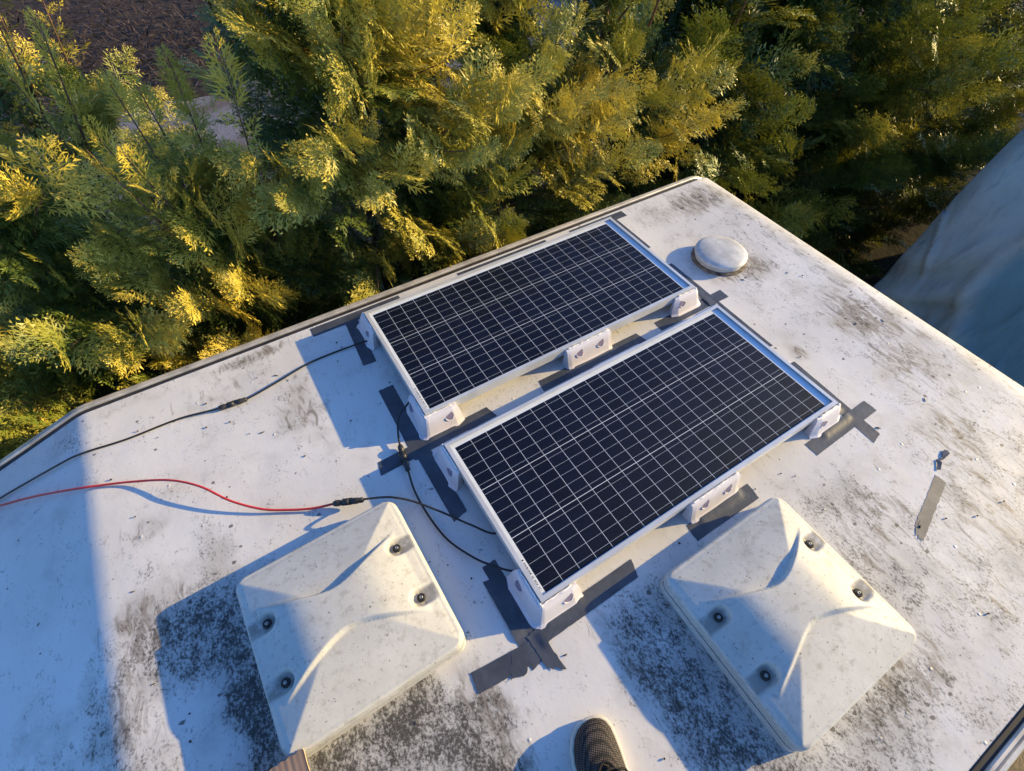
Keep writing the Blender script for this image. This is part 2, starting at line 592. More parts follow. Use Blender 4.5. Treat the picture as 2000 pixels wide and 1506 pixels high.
def build_roof():
    xs = np.unique(np.concatenate([np.arange(-2.2, -1.05, 0.03), np.arange(-1.05, -0.90, 0.008), np.arange(-0.90, 1.70, 0.014),
                                   np.linspace(1.70, 1.84, 18)]))
    ts = np.linspace(0, 1, 150)
    nx, ny = len(xs), len(ts)
    V = np.zeros((nx, ny, 3))
    for i, x in enumerate(xs):
        y1 = edge_l(x) + 0.012
        y0 = EDGE_R - 0.012
        V[i, :, 0] = x + (0.018 * ((y0 + (y1 - y0) * ts) + 0.03) if x > 1.5 else 0) * min(1, max(0, (x - 1.5) / 0.34))
        V[i, :, 1] = y0 + (y1 - y0) * ts
        V[i, :, 2] = roof_z(x)
    X, Y = V[..., 0], V[..., 1]
    D = blob_sum(X, Y, [(a_, b_, c_, d_, e_ * (0.74 if a_ > 0.6 else 1)) for a_, b_, c_, d_, e_ in DIRT])
    B = blob_sum(X, Y, BROWN)
    # base level rises towards the rear and the far side; the part wiped for the panels is clean
    base = 0.05 + 0.13 * np.clip((X - 1.1) / 0.3, 0, 1) + 0.15 * np.clip((-0.62 - Y) / 0.2, 0, 1) * np.clip((X - 0.66) / 0.2, 0, 1)
    D = np.maximum(D, base)
    wig = 0.02 * np.sin(X * 23) + 0.015 * np.sin(Y * 31 + X * 7)
    inx = np.clip((X + 0.32 + wig) / 0.03, 0, 1) * np.clip((1.30 + wig - X) / 0.06, 0, 1)
    iny = np.clip((Y + 0.57 + wig) / 0.03, 0, 1)
    D *= 1 - 0.92 * inx * iny
    # cleaned tongue towards the shoe
    ton = np.clip((X + 0.20 + wig) / 0.03, 0, 1) * np.clip((0.075 + wig - X) / 0.03, 0, 1) * np.clip((-0.5 - Y) / 0.04, 0, 1)
    D *= 1 - 0.93 * ton
    # wiped streak left of the front hatch
    wip = np.clip((X + 0.865 + wig) / 0.02, 0, 1) * np.clip((-0.745 + wig * 1.5 - X) / 0.03, 0, 1) * np.clip((-0.19 - Y) / 0.06, 0, 1)
    D *= 1 - 0.72 * wip
    me = bpy.data.meshes.new('roof')
    idx = np.arange(nx * ny).reshape(nx, ny)
    F = np.stack([idx[:-1, :-1], idx[1:, :-1], idx[1:, 1:], idx[:-1, 1:]], -1).reshape(-1, 4)
    me.vertices.add(nx * ny)
    me.vertices.foreach_set('co', V.reshape(-1))
    me.loops.add(F.size)
    me.loops.foreach_set('vertex_index', F.reshape(-1).astype(np.int32))
    me.polygons.add(len(F))
    me.polygons.foreach_set('loop_start', np.arange(0, F.size, 4, dtype=np.int32))
    me.update()
    me.validate()
    for nm, A in (('dirt', D), ('brown', B)):
        a = me.attributes.new(nm, 'FLOAT', 'POINT')
        a.data.foreach_set('value', A.reshape(-1).astype(np.float32))
    o = link_mesh('roof', me, M['roof'], None, smooth=True)
    vparent(o)
    tag(o, 'weathered white painted roof with black mould stains and wiped patches')


build_roof()


def sweep_profile(name, path, prof, mat, parent, closed=True):
    """path: list of (pos, out, up) ; prof: list of (o, z)"""
    bm = bmesh.new()
    rings = []
    for p, o, u in path:
        rings.append([bm.verts.new(Vector(p) + Vector(o) * a + Vector(u) * b) for a, b in prof])
    n = len(prof)
    for i in range(len(rings) - 1):
        for k in range(n if closed else n - 1):
            k2 = (k + 1) % n
            bm.faces.new((rings[i][k], rings[i][k2], rings[i + 1][k2], rings[i + 1][k]))
    if closed:
        bm.faces.new(rings[0][::-1])
        bm.faces.new(rings[-1])
    return from_bm(name, bm, mat, parent)


def rail_path(side):
    path = []
    for x in np.concatenate([np.linspace(-2.2, -1.05, 10), np.linspace(-1.03, -0.90, 8), np.linspace(-0.85, 1.70, 14)]):
        y = edge_l(x) if side > 0 else EDGE_R
        path.append(((x, y, roof_z(x)), (0, side, 0), (0, 0, 1)))
    r = 0.11
    y = edge_l(1.74) if side > 0 else EDGE_R
    for k in range(1, 9):
        a = k / 8 * R(88)
        px = 1.70 + r * math.sin(a) * 1.15
        pz = -r * (1 - math.cos(a)) * 0.9
        path.append(((px, y - side * 0.02 * (k / 8) ** 2, pz), (math.sin(a) * 0.0, side, 0), (math.sin(a), 0, math.cos(a))))
    path.append(((1.83, y - side * 0.02, -0.4), (0, side, 0), (1, 0, 0)))
    return path


for side in (1, -1):
    rp_ = rail_path(side)
    vparent(sweep_profile('seal_strip', rp_, [(-0.001, -0.002), (0.009, -0.002), (0.009, 0.005), (0.002, 0.004)] if side > 0 else
                          [(-0.006, -0.002), (0.010, -0.002), (0.010, 0.006), (-0.002, 0.0035)], M['seal'], None))
    vparent(sweep_profile('edge_rail', rp_, [(0.010, -0.01), (0.010, 0.010), (0.013, 0.013), (0.018, 0.013), (0.019, 0.008), (0.023, 0.008),
                                             (0.025, 0.012), (0.031, 0.011), (0.032, 0.005), (0.036, 0.004), (0.040, -0.002), (0.041, -0.035), (0.010, -0.035)],
                          M['rail'], None))
    # rail screws along the rail
for k, x in enumerate((-0.62, 0.03, 1.02, 1.52)):
    o = lathe('rail_screw', [(0.004, 0.0), (0.004, 0.0018), (0.0, 0.0026)], M['steel'], None, (x, edge_l(x) + 0.0211, 0.0082), 10)
    vparent(o)

# body below the roof
def side_wall(y0, y1):
    xs = [-2.2, -1.6, -1.2, -1.01, -0.97, -0.93, 0.0, 1.70, 1.80]
    V, F = [], []
    for x in xs:
        for y in (y0, y1):
            V += [(x, y, -2.25), (x, y, roof_z(x) - 0.036)]
    for k in range(len(xs) - 1):
        a, b_ = 4 * k, 4 * k + 4
        F += [(a, a + 1, b_ + 1, b_), (a + 2, b_ + 2, b_ + 3, a + 3), (a + 1, a + 3, b_ + 3, b_ + 1), (a, b_, b_ + 2, a + 2)]
    F += [(0, 2, 3, 1), (b_, b_ + 1, b_ + 3, b_ + 2)]
    return from_py('side_wall', V, F, M['bodywork'])


vparent(side_wall(0.772, 0.787))
vparent(side_wall(-1.268, -1.253))


def rear_wall():
    bm = bmesh.new()
    y0, y1 = -1.252, 0.774
    prof = [(1.815, -0.058), (1.835, -0.10), (1.835, -2.25), (1.80, -2.25), (1.80, -0.10)]
    a = [bm.verts.new((x, y0, z)) for x, z in prof]
    b_ = [bm.verts.new((x, y1, z)) for x, z in prof]
    n = len(prof)
    for k in range(n):
        bm.faces.new((a[k], a[(k + 1) % n], b_[(k + 1) % n], b_[k]))
    bm.faces.new(a)
    bm.faces.new(b_[::-1])
    return from_bm('rear_wall', bm, M['bodywork'])


vparent(rear_wall())
vparent(box('front_bulkhead', -2.22, -2.2, -1.25, 0.77, -2.25, -0.47, M['bodywork']))
M['tyre'] = plain('black_tyre_rubber', (0.02, 0.02, 0.02), 0.8, 0, 0.3, 30, 0.3)
for wx in (-1.5, 0.9):
    for wy in (-1.12, 0.64):
        bm = bmesh.new()
        bm_lathe(bm, [(0.0, -0.1), (0.24, -0.1), (0.32, -0.08), (0.33, 0.0), (0.32, 0.08), (0.24, 0.1), (0.0, 0.1)], seg=28)
        bmesh.ops.rotate(bm, verts=bm.verts, matrix=Matrix.Rotation(R(90), 3, 'X'))
        bmesh.ops.translate(bm, verts=bm.verts, vec=(wx, wy, GZ + 0.33))
        vparent(from_bm('wheel', bm, M['tyre'], smooth=True))

# ------------------------------------------------------------------ solar panels
PW, PL = 0.475, 1.053           # cell field
FX0, FX1, FY0, FY1 = -0.022, 1.091, -0.489, 0.022
NC, NB = 20, 3


def cell_mesh():
    bm = bmesh.new()
    px, py = PL / NC, PW / NB
    g, gb = 0.0012, 0.0016
    bm_box(bm, g / 2, px - g / 2, -py + gb / 2, -gb / 2, -0.0003, 0.0)
    me = bpy.data.meshes.new('solar_cell')
    bmesh.ops.recalc_face_normals(bm, faces=bm.faces[:])
    bm.to_mesh(me)
    bm.free()
    me.materials.append(M['cell'])
    return me


def ribbon_mesh():
    bm = bmesh.new()
    bm_box(bm, 0.0015, PL - 0.0015, -0.00029, 0.00029, 0.0, 0.00006)
    me = bpy.data.meshes.new('busbar_ribbon')
    bmesh.ops.recalc_face_normals(bm, faces=bm.faces[:])
    bm.to_mesh(me)
    bm.free()
    me.materials.append(M['ribbon'])
    return me


CELL, RIB = cell_mesh(), ribbon_mesh()
# bracket section: o = outwards from the frame, z from the roof
BP = [(0.0005, 0.0700), (0.006, 0.0700), (0.0105, 0.0685), (0.0140, 0.0640), (0.0180, 0.055), (0.0215, 0.042), (0.0250, 0.029),
      (0.0290, 0.016), (0.0325, 0.0075), (0.0370, 0.0040), (0.0405, 0.0026), (0.041, 0.0004), (0.0005, 0.0004)]


def corner_bracket(name, sx, sy, cx, cy, parent, La=0.105, Lb=0.105):
    bm = bmesh.new()
    A, Mi, B = [], [], []
    nsub = 5
    rings = []

    def ring(fn):
        return [bm.verts.new((cx + sx * fn(o, z)[0], cy + sy * fn(o, z)[1], z - 0.08)) for o, z in BP]
    rings.append(ring(lambda o, z: (La + 0.25 * o - 0.010 * (z / 0.074) ** 3, -o * 0.72)))
    rings.append(ring(lambda o, z: (La - 0.018 - 0.004 * (z / 0.074), -o)))
    rings.append(ring(lambda o, z: (0.03, -o)))
    # rounded mitre
    for k in range(nsub):
        a = k / (nsub - 1)
        th = a * math.pi / 2
        rr = 0.012

        def f(o, z, th=th, rr=rr):
            e = max(0.0, o - 0.0)
            q = min(e, 0.006 + 0.55 * e)
            return (q - q * math.sin(th) * 1.0 - e + (0 if th < 1e-6 else 0) if False else -(e - q) - q * math.sin(th),
                    -(e - q) - q * math.cos(th))
        rings.append(ring(f))
    rings.append(ring(lambda o, z: (-o, 0.03)))
    rings.append(ring(lambda o, z: (-o, Lb - 0.018 - 0.004 * (z / 0.074))))
    rings.append(ring(lambda o, z: (-o * 0.72, Lb + 0.25 * o - 0.010 * (z / 0.074) ** 3)))
    n = len(BP)
    for i in range(len(rings) - 1):
        for k in range(n):
            k2 = (k + 1) % n
            bm.faces.new((rings[i][k], rings[i][k2], rings[i + 1][k2], rings[i + 1][k]))
    bm.faces.new(rings[0])
    bm.faces.new(rings[-1])
    o = from_bm(name, bm, M['abs'], parent)
    # cups in both flanks and the squeezed-out adhesive along the top edge
    add_cup(o, (cx + sx * 0.068, cy - sy * 0.0215, -0.038), (0, -sy), (sx, 0))
    add_cup(o, (cx - sx * 0.0215, cy + sy * 0.068, -0.038), (-sx, 0), (0, sy))
    bead(o, [(cx + sx * (La - 0.02), cy - sy * 0.004), (cx, cy - sy * 0.004), (cx - sx * 0.003, cy - sy * 0.003),
             (cx - sx * 0.004, cy), (cx - sx * 0.004, cy + sy * (Lb - 0.02))])
    return o


def side_bracket(name, x0, x1, cy, sy, parent):
    bm = bmesh.new()
    rings = []
    L = x1 - x0
    for t, k in ((0.0, 0.70), (0.02, 0.92), (0.09, 1.0), (0.5, 1.0), (0.91, 1.0), (0.98, 0.92), (1.0, 0.70)):
        ring = []
        for o, z in BP:
            e = (0.006 * (1 - z / 0.074) - 0.004) * (-1 if t < 0.5 else 1) if t in (0.0, 1.0) else 0
            ring.append(bm.verts.new((x0 + L * t + e, cy + sy * o * k, z - 0.08)))
        rings.append(ring)
    n = len(BP)
    for i in range(len(rings) - 1):
        for k in range(n):
            k2 = (k + 1) % n
            bm.faces.new((rings[i][k], rings[i][k2], rings[i + 1][k2], rings[i + 1][k]))
    bm.faces.new(rings[0])
    bm.faces.new(rings[-1])
    o = from_bm(name, bm, M['abs'], parent)
    for t in (0.27, 0.73):
        add_cup(o, (x0 + L * t, cy + sy * 0.0215, -0.038), (0, sy), (1, 0))
    bead(o, [(x0 + 0.01, cy + sy * 0.004), ((x0 + x1) / 2, cy + sy * 0.004), (x1 - 0.01, cy + sy * 0.004)])
    return o


def add_cup(parent, c, out, along):
    """half-round drainage cup on the bracket flank: recess shade painted on a proud dark face, and a raised lip"""
    out = Vector((out[0], out[1], 0.0))
    al = Vector((along[0], along[1], 0.0))
    slope = (Vector((0, 0, 1)) * 0.96 - out * 0.26).normalized()
    nrm = (out * 0.96 + Vector((0, 0, 1)) * 0.26).normalized()
    c = Vector(c)
    rr = 0.0150
    bm = bmesh.new()
    pts = [(-rr * 0.95, 0.003), (-rr * 0.2, 0.010), (rr * 0.75, 0.016), (rr * 0.95, 0.006), (rr * 0.9, -0.005), (rr * 0.5, -0.0115),
           (0.0, -0.0135), (-rr * 0.55, -0.0105), (-rr * 0.9, -0.004)]
    up = [c + al * a + slope * b_ + nrm * 0.0008 for a, b_ in pts]
    lo = [c + al * a * 1.02 + slope * b_ * 1.02 - nrm * 0.003 for a, b_ in pts]
    U = [bm.verts.new(p) for p in up]
    Lw = [bm.verts.new(p) for p in lo]
    for k in range(len(pts)):
        k2 = (k + 1) % len(pts)
        bm.faces.new((Lw[k], Lw[k2], U[k2], U[k]))
    bm.faces.new(U)
    from_bm('drain_cup', bm, M['abs_painted_shade'], parent)
    lip = [p + nrm * 0.0005 for p in up] + [up[0] + nrm * 0.0005]
    tube('cup_lip', lip[4:], 0.0015, M['abs'], parent, 6)


def bead(parent, pts):
    P = catmull([(x, y, -0.0085) for x, y in pts], 14)
    Q = []
    rad = []
    for k, p in enumerate(P):
        Q.append(p + Vector((random.uniform(-1, 1) * 0.0012, random.uniform(-1, 1) * 0.0012, random.uniform(-0.4, 1) * 0.0010)))
        rad.append(0.0011 + random.random() * 0.0019)
    tube('adhesive_bead', Q, rad, M['bead'], parent, 6, 0.25)


def solar_panel(loc, rz, label, mid_near, mid_far, far_y):
    root = empty('solar_panel', (loc[0], loc[1], 0.08), rz)
    tag(root, label, 'solar panel', 'solar panels on the roof')
    lip, dep = 0.0115, 0.035
    prof = [(0.0, 0.0), (lip, 0.0), (lip, -0.0018), (0.0022, -0.0018), (0.0022, -dep + 0.0018), (0.018, -dep + 0.0018), (0.018, -dep), (0.0, -dep)]
    corners = [(FX0, FY0), (FX1, FY0), (FX1, FY1), (FX0, FY1)]
    inn = [(1, 1), (-1, 1), (-1, -1), (1, -1)]
    for k in range(4):
        a, b_ = corners[k], corners[(k + 1) % 4]
        ia, ib = inn[k], inn[(k + 1) % 4]
        bm = bmesh.new()
        ra = [bm.verts.new((a[0] + ia[0] * o, a[1] + ia[1] * o, z)) for o, z in prof]
        rb = [bm.verts.new((b_[0] + ib[0] * o, b_[1] + ib[1] * o, z)) for o, z in prof]
        n = len(prof)
        for q in range(n):
            bm.faces.new((ra[q], ra[(q + 1) % n], rb[(q + 1) % n], rb[q]))
        bm.faces.new(ra)
        bm.faces.new(rb[::-1])
        from_bm('frame_rail', bm, M['alu'], root)
    bs = box('backsheet', FX0 + 0.0035, FX1 - 0.0035, FY0 + 0.0035, FY1 - 0.0035, -0.0125, -0.0075, M['backsheet'], root)
    for i in range(NC):
        for j in range(NB):
            c = bpy.data.objects.new('solar_cell', CELL)
            C.objects.link(c)
            c.parent = bs
            c.location = (i * PL / NC, -j * PW / NB, -0.00744)
    for j in range(NB):
        for q in range(5):
            c = bpy.data.objects.new('busbar_ribbon', RIB)
            C.objects.link(c)
            c.parent = bs
            c.location = (0, -(j + 0.1 + 0.2 * q) * PW / NB, -0.00738)
    box('glass_pane', FX0 + 0.0030, FX1 - 0.0030, FY0 + 0.0030, FY1 - 0.0030, -0.0054, -0.0022, M['pane'], root)
    # serial sticker inside the short rail
    st = box('serial_label', -0.0098, -0.0022, -0.465, -0.355, -0.0073, -0.0071, M['bead'], bs)
    bm = bmesh.new()
    y = -0.46
    rr = random.Random(4)
    while y < -0.375:
        w = rr.choice((0.0014, 0.0022, 0.0034))
        bm_box(bm, -0.0088, -0.0044, y, y + w, -0.00708, -0.00702)
        y += w + rr.choice((0.0016, 0.0024, 0.006))
    from_bm('barcode_print', bm, M['plug'], bs)
    # mounts
    corner_bracket('corner_bracket', 1, 1, FX0, FY0, root)
    corner_bracket('corner_bracket', -1, 1, FX1, FY0, root)
    corner_bracket('corner_bracket', -1, -1, FX1, FY1, root)
    corner_bracket('corner_bracket', 1, -1, FX0, FY1, root)
    side_bracket('side_bracket', mid_near[0], mid_near[1], FY0, -1, root)
    side_bracket('side_bracket', mid_far[0], mid_far[1], FY1, 1, root)
    # junction box on the underside
    box('junction_box', 0.02, 0.13, -0.30, -0.18, -0.030, -0.0126, M['plug'], root, 0.003)
    return root


solar_panel((0, 0), 0.0, 'dark framed solar panel nearer the two roof hatches', (0.462, 0.655), (0.53, 0.735), 0)
solar_panel((0.0035, 0.634), -0.0087, 'dark framed solar panel beside the hedge-side edge rail', (0.495, 0.69), (0.52, 0.70), 0)

# ------------------------------------------------------------------ roof hatches
LA = 0.2075
LID_Z = 0.066


def hatch_height(x, y, seedv):
    m = np.maximum(np.abs(x), np.abs(y)) / LA
    H = 0.056
    top = 0.16
    s = 1 - np.sqrt(m * m + 0.004)
    h = H * np.clip(s / 0.94, 0, 1)
    cap, kk = 0.034, 0.009
    h = 0.5 * (h + cap - np.sqrt((h - cap) ** 2 + kk * kk)) + 0.0006
    # flat lip round the edge
    h = np.where(m > 0.94, h * np.clip((1 - m) / 0.06, 0, 1) ** 0.8, h)
    # raised waist
    w = 0.030 + np.sqrt(0.021 ** 2 + (0.46 * x) ** 2)
    d = (w - np.abs(y))
    e = np.clip(d / 0.0055 + 0.5, 0, 1)
    e = e * e * (3 - 2 * e)
    fade = np.clip(1 - (np.abs(x) / 0.178) ** 3, 0, 1)
    h = h + 0.0125 * e * fade
    # screw pockets open to the edge
    for sx in (-1, 1):
        for yc in (-0.071, 0.071):
            cx = 0.164
            X = sx * x
            r = np.where(X > cx, np.abs(y - yc), np.sqrt((X - cx) ** 2 + (y - yc) ** 2))
            k = np.clip((0.0245 - r) / 0.008, 0, 1)
            k = k * k * (3 - 2 * k)
            floor = 0.0005 + 0.002 * (X < cx)
            h = h * (1 - k) + np.minimum(h, floor) * k
    return h


def rounded(u, v, a, r):
    """square -> rounded square"""
    c = a - r
    ox, oy = np.abs(u) - c, np.abs(v) - c
    q = (ox > 0) & (oy > 0)
    mx = np.maximum(ox, oy)
    dist = np.sqrt(ox ** 2 + oy ** 2) + 1e-12
    k = np.where(q, mx / dist, 1.0)
    x = np.where(q, np.sign(u) * (c + ox * k), u)
    y = np.where(q, np.sign(v) * (c + oy * k), v)
    return x, y


def hatch(loc, rz, label, seed, lift=0.0):
    root = empty('roof_hatch', (loc[0], loc[1], 0.0), rz)
    tag(root, label, 'roof hatch', 'roof hatches')
    n = 131
    g = np.linspace(-LA, LA, n)
    U, Vv = np.meshgrid(g, g, indexing='ij')
    X, Y = rounded(U, Vv, LA, 0.026)
    Z = LID_Z + hatch_height(X, Y, seed)
    co = np.stack([X, Y, Z], -1).reshape(-1, 3)
    idx = np.arange(n * n).reshape(n, n)
    F = np.stack([idx[:-1, :-1], idx[1:, :-1], idx[1:, 1:], idx[:-1, 1:]], -1).reshape(-1, 4).tolist()
    loop = list(idx[:, 0]) + list(idx[-1, 1:]) + list(idx[-2::-1, -1]) + list(idx[0, -2:0:-1])
    verts = co.tolist()
    prev = loop
    nl = len(loop)
    ring_xy = co[loop][:, :2]
    nrm = []
    for i in range(nl):
        t = ring_xy[(i + 1) % nl] - ring_xy[i - 1]
        t /= np.linalg.norm(t) + 1e-9
        nrm.append((t[1], -t[0]))
    for o, z in ((0.004, -0.003), (0.0058, -0.007), (0.0055, -0.0115), (0.0030, -0.0130), (0.0062, -0.0150), (0.0072, -0.0195), (0.0052, -0.0215),
                 (0.0080, -0.0235), (0.0085, -0.0285), (0.0045, -0.029)):
        st = len(verts)
        for i in range(nl):
            verts.append((ring_xy[i][0] + nrm[i][0] * o, ring_xy[i][1] + nrm[i][1] * o, LID_Z + z))
        cur = list(range(st, st + nl))
        for i in range(nl):
            j = (i + 1) % nl
            F.append((prev[i], cur[i], cur[j], prev[j]))
        prev = cur
    me = bpy.data.meshes.new('lid')
    me.from_pydata(verts, [], F)
    gr = np.zeros(len(verts), np.float32)
    gx, gy = co[:, 0], co[:, 1]
    for sx in (-1, 1):
        for yc in (-0.071, 0.071):
            Xs = sx * gx
            r = np.where(Xs > 0.164, np.abs(gy - yc), np.sqrt((Xs - 0.164) ** 2 + (gy - yc) ** 2))
            gr[:n * n] = np.maximum(gr[:n * n], np.clip((0.0225 - r) / 0.007, 0, 1) * 0.62)
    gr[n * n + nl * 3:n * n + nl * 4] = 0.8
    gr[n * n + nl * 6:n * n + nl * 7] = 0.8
    a = me.attributes.new('grime', 'FLOAT', 'POINT')
    a.data.foreach_set('value', gr)
    bm = bmesh.new()
    bm.from_mesh(me)
    bmesh.ops.recalc_face_normals(bm, faces=bm.faces[:])
    bm.to_mesh(me)
    bm.free()
    lid = link_mesh('lid', me, M['lid'], root, smooth=True)
    for sx in (-1, 1):
        for yc in (-0.071, 0.071):
            p = (sx * 0.166, yc, LID_Z + 0.0022)
            gm = lathe('screw_grommet', [(0.0105, -0.001), (0.0105, 0.0030), (0.0085, 0.0048), (0.0055, 0.0048), (0.005, 0.003), (0.0, 0.003)], M['grommet'], lid, p, 20)
            lathe('screw', [(0.0042, 0.0028), (0.0042, 0.0062), (0.0026, 0.0070), (0.0022, 0.0052), (0.0, 0.0052)], M['steel'], lid, p, 12)

    def rr_prism(name, a, r, z0, z1, mat):
        bm = bmesh.new()
        pts = []
        for cxs, cys, a0 in ((1, 1, 0), (-1, 1, 90), (-1, -1, 180), (1, -1, 270)):
            for k in range(7):
                t = R(a0 + 15 * k)
                pts.append((cxs * (a - r) + r * math.cos(t), cys * (a - r) + r * math.sin(t)))
        lo = [bm.verts.new((x, y, z0)) for x, y in pts]
        hi = [bm.verts.new((x * (1 - 0.004), y * (1 - 0.004), z1)) for x, y in pts]
        for k in range(len(pts)):
            k2 = (k + 1) % len(pts)
            bm.faces.new((lo[k], lo[k2], hi[k2], hi[k]))
        bm.faces.new(hi)
        bm.faces.new(lo[::-1])
        return from_bm(name, bm, mat, root)
    rr_prism('mounting_flange', LA + 0.008, 0.03, 0.0008, 0.0270, M['lid'])
    rr_prism('gasket', LA - 0.002, 0.028, 0.0272, 0.0372, M['gasket'])
    return root


hatch((-0.429, -0.255), 0.012, 'cream plastic roof hatch under the red cable plug', 1)
hatch((0.485, -0.807), 0.004, 'cream plastic roof hatch right of the dark shoe', 2)

# ------------------------------------------------------------------ mushroom roof vent
M['dirtyring'] = plain('mossy_sealant', (0.16, 0.13, 0.10), 0.85, 0, 0.2, 45, 0.7)
rv = empty('roof_vent', (1.382, 0.262, 0))
tag(rv, 'round white mushroom roof vent at the rear of the roof', 'roof vent')
M['vent'] = plain('white_vent_plastic', (0.53, 0.52, 0.50), 0.42, 0, 0.5, 16, 0.22)
lathe('base_ring', [(0.113, 0.0006), (0.112, 0.004), (0.106, 0.0065), (0.085, 0.0065)], M['dirtyring'], rv, seg=48, wob=0.012)
lathe('collar', [(0.098, 0.0070), (0.1, 0.012), (0.0985, 0.020), (0.092, 0.0225)], M['vent'], rv, seg=48)
lathe('cap', [(0.093, 0.0228), (0.1035, 0.0235), (0.107, 0.028), (0.1065, 0.034), (0.101, 0.039), (0.088, 0.0435), (0.066, 0.0470), (0.04, 0.049), (0.0, 0.0497)],
      M['vent'], rv, seg=56)

# ------------------------------------------------------------------ duct tape
_tape_n = [0]


def tape(p0, p1, w, layer, label, lift=None, end0=0.0, end1=0.0, mat='tape', name='tape_strip', group='duct tape strips', jag=0.0004, nv=7, seed=None):
    """flat strip along p0->p1; lift = (t0, t1, side, height) raises one long edge over a bracket foot"""
    _tape_n[0] += 1
    rg = random.Random(_tape_n[0] * 17)
    p0, p1 = Vector((*p0, 0)), Vector((*p1, 0))
    d = (p1 - p0)
    L = d.length
    d.normalize()
    nrm = Vector((-d.y, d.x, 0))
    nu = max(6, int(L / 0.008))
    base = 0.0006 + 0.00045 * layer
    ph = rg.uniform(0, 9)
    verts, faces = [], []
    for i in range(nu + 1):
        t = i / nu
        for j in range(nv + 1):
            v = j / nv - 0.5
            skew = (end0 * (1 - t) if t < 0.5 else end1 * t) * v
            js = jag * rg.uniform(-1, 1) * 2.5 if i in (0, nu) else 0
            je = jag * rg.uniform(-1, 1) if j in (0, nv) else 0
            p = p0 + d * (L * t + skew + js) + nrm * (w * v + je)
            z = base + 0.00012 * math.sin(t * 21 + v * 5 + ph) * math.sin(v * 7 + t * 9) + 0.00012
            if lift:
                for (t0, t1, side, hh) in lift:
                    k = min(1, max(0, (t - t0) / 0.06)) * min(1, max(0, (t1 - t) / 0.06))
                    k = k * k * (3 - 2 * k)
                    vv = v * side + 0.5
                    c = min(1, max(0, (vv - 0.30) / 0.55))
                    c = c * c * (3 - 2 * c)
                    z += hh * k * c * (1 + 0.05 * math.sin(t * 14 + ph))
            verts.append((p.x, p.y, max(z, base) + roof_z(p.x)))
    # loop also has a thin underside so that it has real thickness
    n1 = nv + 1
    for i in range(nu):
        for j in range(nv):
            a = i * n1 + j
            faces.append((a, a + n1, a + n1 + 1, a + 1))
    off = len(verts)
    verts += [(x, y, z - 0.0003) for x, y, z in verts]
    top = list(faces)
    faces += [tuple(off + q for q in f[::-1]) for f in top]
    per = [i * n1 for i in range(nu + 1)] + [nu * n1 + j for j in range(1, nv + 1)] + [i * n1 + nv for i in range(nu - 1, -1, -1)] + [j for j in range(nv - 1, 0, -1)]
    for k in range(len(per)):
        a, b_ = per[k], per[(k + 1) % len(per)]
        faces.append((a, b_, off + b_, off + a))
    c = (p0 + p1) / 2
    verts = [(x - c.x, y - c.y, z) for x, y, z in verts]
    o = from_py(name, verts, faces, M[mat], smooth=True)
    o.data.set_sharp_from_angle(angle=R(35))
    o.location = c
    tag(o, label, 'tape', group)
    return o


# nearer panel
tape((-0.074, -0.320), (-0.074, -0.395), 0.040, 0, 'short torn grey tape scrap under the black lead, nearer panel front corner')
tape((-0.083, -0.358), (-0.083, -0.585), 0.056, 1, 'wide grey tape strip along the left flank of the front corner bracket', [(0.08, 0.72, -1, 0.004)], 0.01, -0.01)
tape((0.250, -0.534), (-0.062, -0.536), 0.046, 2, 'long grey tape strip below the front corner bracket of the nearer panel', [(0.50, 0.93, -1, 0.004)], 0.015, 0.0)
tape((-0.240, -0.5415), (-0.045, -0.562), 0.047, 3, 'grey tape strip ending beside the left hatch corner', None, 0.0, 0.01)
tape((-0.150, -0.553), (-0.112, -0.563), 0.058, 4, 'small ragged tape patch over the strip beside the left hatch corner', None, 0.02, 0.012, jag=0.0022)
tape((-0.066, -0.520), (-0.060, -0.617), 0.036, 5, 'short crumpled tape tail below the front corner bracket', [(0.1, 0.5, 1, 0.004)], 0.0, 0.03, jag=0.0022)
tape((-0.075, 0.080), (-0.075, -0.165), 0.047, 2, 'grey tape strip left of the nearer panel, pointing at the left hatch', [(0.10, 0.62, 1, 0.004)], 0, -0.01)
tape((0.446, -0.545), (0.690, -0.546), 0.050, 0, 'grey tape strip below the side bracket facing the right hatch', [(0.14, 0.88, 1, 0.004)], 0.004, 0.006)
tape((0.948, -0.546), (1.254, -0.539), 0.046, 1, 'grey tape strip below the rear corner bracket of the nearer panel', [(0.20, 0.72, 1, 0.004)], 0, 0)
tape((1.172, -0.280), (1.160, -0.628), 0.046, 0, 'grey tape strip right of the nearer panel, crossing at its rear corner', [(0.32, 0.66, -1, 0.004)], 0, -0.012)
# between the panels
tape((-0.212, 0.093), (0.180, 0.096), 0.047, 1, 'grey tape strip between the two panels at their front corners', [(0.40, 0.72, 1, 0.004)], 0.01, -0.012)
tape((0.374, 0.096), (0.812, 0.092), 0.047, 0, 'grey tape strip between the two panels along the middle brackets', [(0.28, 0.74, 1, 0.004)], 0.006, -0.012)
tape((0.898, 0.098), (1.245, 0.098), 0.046, 0, 'grey tape strip between the two panels at their rear corners', [(0.26, 0.72, 1, 0.004)], 0.004, 0)
tape((1.170, 0.342), (1.166, -0.190), 0.046, 1, 'long grey tape strip running past the rear ends of both panels', [(0.30, 0.52, -1, 0.004)], 0, 0)
